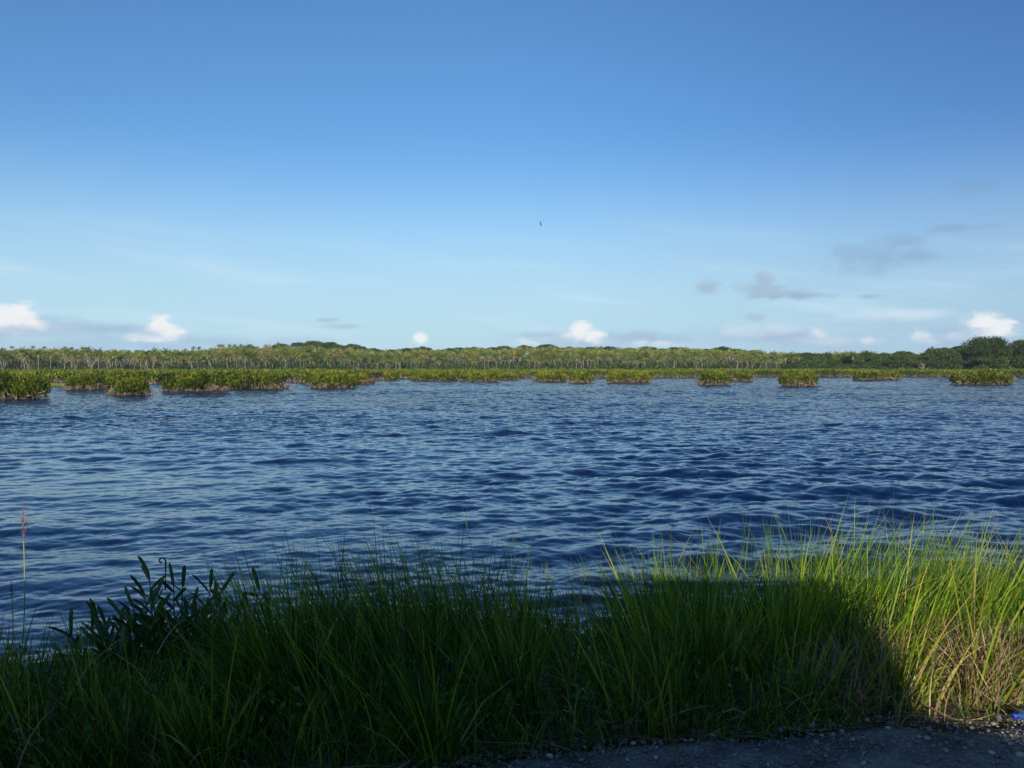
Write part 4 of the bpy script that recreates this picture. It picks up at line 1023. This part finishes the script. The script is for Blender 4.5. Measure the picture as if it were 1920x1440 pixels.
# ---------------------------------------------------------------- blue plastic bottle at the right edge
def bottle():
    p = at_d(1893, 1330, 3.70); z = max(float(land_z(p[0], p[1])), ROAD_Z) + 0.034
    m_, n = mat('blue_plastic'); b = n.n('ShaderNodeBsdfPrincipled', i_Roughness=0.12); b.inputs['Base Color'].default_value = (0.04, 0.16, 0.50, 1)
    b.inputs['Transmission Weight'].default_value = 0.45; b.inputs['IOR'].default_value = 1.4
    o_ = n.n('ShaderNodeOutputMaterial'); n.l(b.outputs[0], o_.inputs[0])
    root = empty('plastic_bottle', (p[0] + 0.02, p[1], z), R(14), 'crumpled blue plastic bottle lying in the straw at the right edge', 'bottle')
    prof = [(0.0, 0.011), (0.018, 0.011), (0.022, 0.013), (0.03, 0.014), (0.055, 0.028), (0.075, 0.031), (0.10, 0.028), (0.13, 0.031), (0.17, 0.029), (0.20, 0.031), (0.215, 0.026), (0.216, 0.0)]
    P = np.array([[q[0], 0, 0] for q in prof]); V, Fq = tube_geo(P, [q[1] for q in prof], 20)
    V = V + 0.0025 * np.stack([0 * V[:, 0], np.sin(V[:, 0] * 90 + V[:, 2] * 80), np.cos(V[:, 0] * 70 + V[:, 1] * 90)], 1)
    mb = MB(); mb.add(V, Fq); mb.build('body', m_, root, True)
    P = np.array([[-0.006, 0, 0], [-0.006, 0, 0], [0.012, 0, 0], [0.012, 0, 0]]) + np.array([[0, 0, 0], [0.0005, 0, 0], [0, 0, 0], [0.0005, 0, 0]]); V, Fq = tube_geo(P, [0.0, 0.015, 0.015, 0.012], 18)
    mb = MB(); mb.add(V, Fq); mb.build('cap', plain('blue_cap', (0.01, 0.06, 0.65), None, 0.3, 10, 0, 0.5), root, True)
    root.rotation_euler = (0, R(6), R(20)); root.scale = (0.8,) * 3
bottle()
# flat pale shard of bark beside the straw
def shard():
    p = at_d(1752, 1322, 3.78); z = float(land_z(p[0], p[1])) + 0.03
    mb = MB(); rows = []
    for t in np.linspace(0, 1, 7):
        wv = 0.022 * math.sin(math.pi * (0.12 + 0.8 * t)); x_ = -0.055 + 0.12 * t; zz_ = 0.045 * (1 - t) ** 1.3
        for k, dz in ((-1, 0), (0, 0.006), (1, 0)): rows.append([x_, k * wv + 0.004 * math.sin(9 * t), zz_ + dz])
    Fq = []
    for s in range(6): Fq += [[3 * s, 3 * s + 1, 3 * s + 4, 3 * s + 3], [3 * s + 1, 3 * s + 2, 3 * s + 5, 3 * s + 4]]
    top = np.array(rows); bot = top - np.array([0, 0, 0.004]); mb.add(top, Fq, 0.8); mb.add(bot, [f[::-1] for f in Fq], 0.6)
    o = mb.build('dead_leaf', M['straw'], None, True, (p[0], p[1], z)); o.rotation_euler = (R(-20), 0, R(-25))
    tag(o, 'curled greyish dead leaf lying at the foot of the sunlit straw', 'leaf')
shard()

# ---------------------------------------------------------------- minibus parked behind the viewpoint (unseen, outline shaped to cast the long shade)
def prism(name, prof, y0, y1, mat_, parent, bev=0.04):
    """side profile in x,z extruded along y"""
    import bmesh
    bm = bmesh.new(); vs = [bm.verts.new((x, y0, z)) for x, z in prof]; f = bm.faces.new(vs)
    r_ = bmesh.ops.extrude_face_region(bm, geom=[f]); bmesh.ops.translate(bm, vec=(0, y1 - y0, 0), verts=[v for v in r_['geom'] if isinstance(v, bmesh.types.BMVert)])
    bmesh.ops.recalc_face_normals(bm, faces=bm.faces)
    if bev: bmesh.ops.bevel(bm, geom=bm.edges[:], offset=bev, segments=2, affect='EDGES')
    me = bpy.data.meshes.new(name); bm.to_mesh(me); bm.free(); me.materials.append(mat_)
    o = bpy.data.objects.new(name, me); COL.objects.link(o); o.parent = parent; return o
def minibus():
    yb = -0.65
    root = empty('minibus', (0.06, yb, ROAD_Z), 0, 'white minibus with an added roof shade box parked on the road behind the viewpoint', 'minibus')
    paint = plain('white_paint', (0.75, 0.75, 0.74), (0.7, 0.7, 0.69), 0.3, 2, 0, 0.5); glass = plain('tinted_glass', (0.015, 0.018, 0.02), None, 0.08, 2, 0, 0.6)
    rub = plain('rubber', (0.02, 0.02, 0.02), None, 0.8, 20); steel = plain('wheel_metal', (0.4, 0.4, 0.42), None, 0.35, 10, 0, 0.5, 0.8)
    body = [(-5.6, 0.0), (2.9, 0.0), (2.9, 0.5), (2.8, 0.86), (2.2, 0.97), (1.75, 1.08), (1.50, 1.13), (1.44, 1.68), (1.36, 1.74), (-5.4, 1.74), (-5.6, 1.5)]
    prism('body', [(x, z + 0.12 * (z < 0.01)) for x, z in body], 0.0, -1.8, paint, root)
    prism('shade_box', [(-3.5, 1.76), (-0.40, 1.76), (-0.35, 1.95), (-0.55, 2.1), (-3.3, 2.1), (-3.55, 1.95)], -0.05, -0.9, rub, root)  # added block that raises the shade over the fern and left grass
    for x0, x1 in ((-5.2, -3.9), (-3.8, -2.5), (-2.4, -1.1), (-1.0, 0.2), (0.3, 1.3)):
        prism('side_window', [(x0, 1.08), (x1, 1.08), (x1 - (0.15 if x1 > 1 else 0), 1.56), (x0, 1.56)], 0.012, -0.05, glass, root, 0.01)
    for x in (-4.2, 2.1):
        for y in (0.03, -1.83):
            a = np.linspace(0, 2 * math.pi, 28, endpoint=False)
            P = np.array([[x, y - 0.12, 0.33], [x, y - 0.119, 0.33], [x, y + 0.0, 0.33], [x, y + 0.001, 0.33]]); V, Fq = tube_geo(P, [0.22, 0.33, 0.33, 0.22], 28)
            mb = MB(); mb.add(V, Fq); wh = mb.build('wheel', rub, root, True)
            P = np.array([[x, y - 0.1, 0.33], [x, y + 0.004, 0.33], [x, y + 0.012, 0.33]]); V, Fq = tube_geo(P, [0.2, 0.21, 0.01], 20); mb = MB(); mb.add(V, Fq); mb.build('rim', steel, wh, True)
    prism('bumper', [(2.92, 0.2), (3.05, 0.25), (3.05, 0.45), (2.92, 0.48)], 0.02, -1.82, rub, root, 0.02)
minibus()

# ---------------------------------------------------------------- thin sea air
def haze():
    x0, x1, y0, y1, z0, z1 = -2800, 2800, -60, 2800, -3.5, 34
    V = [(x, y, z) for x in (x0, x1) for y in (y0, y1) for z in (z0, z1)]
    Fq = [(0, 1, 3, 2), (4, 6, 7, 5), (0, 4, 5, 1), (2, 3, 7, 6), (0, 2, 6, 4), (1, 5, 7, 3)]
    m, n = mat('haze_air'); v = n.n('ShaderNodeVolumePrincipled'); v.inputs['Color'].default_value = (0.80, 0.88, 1, 1); v.inputs['Density'].default_value = HAZE
    v.inputs['Anisotropy'].default_value = 0.0
    o = n.n('ShaderNodeOutputMaterial'); n.l(v.outputs[0], o.inputs['Volume'])
    h = mesh_np('haze', V, Fq, m); tag(h, 'thin pale air softening the far shore', 'haze', None, 'stuff')
HAZE = 0.00012
haze()
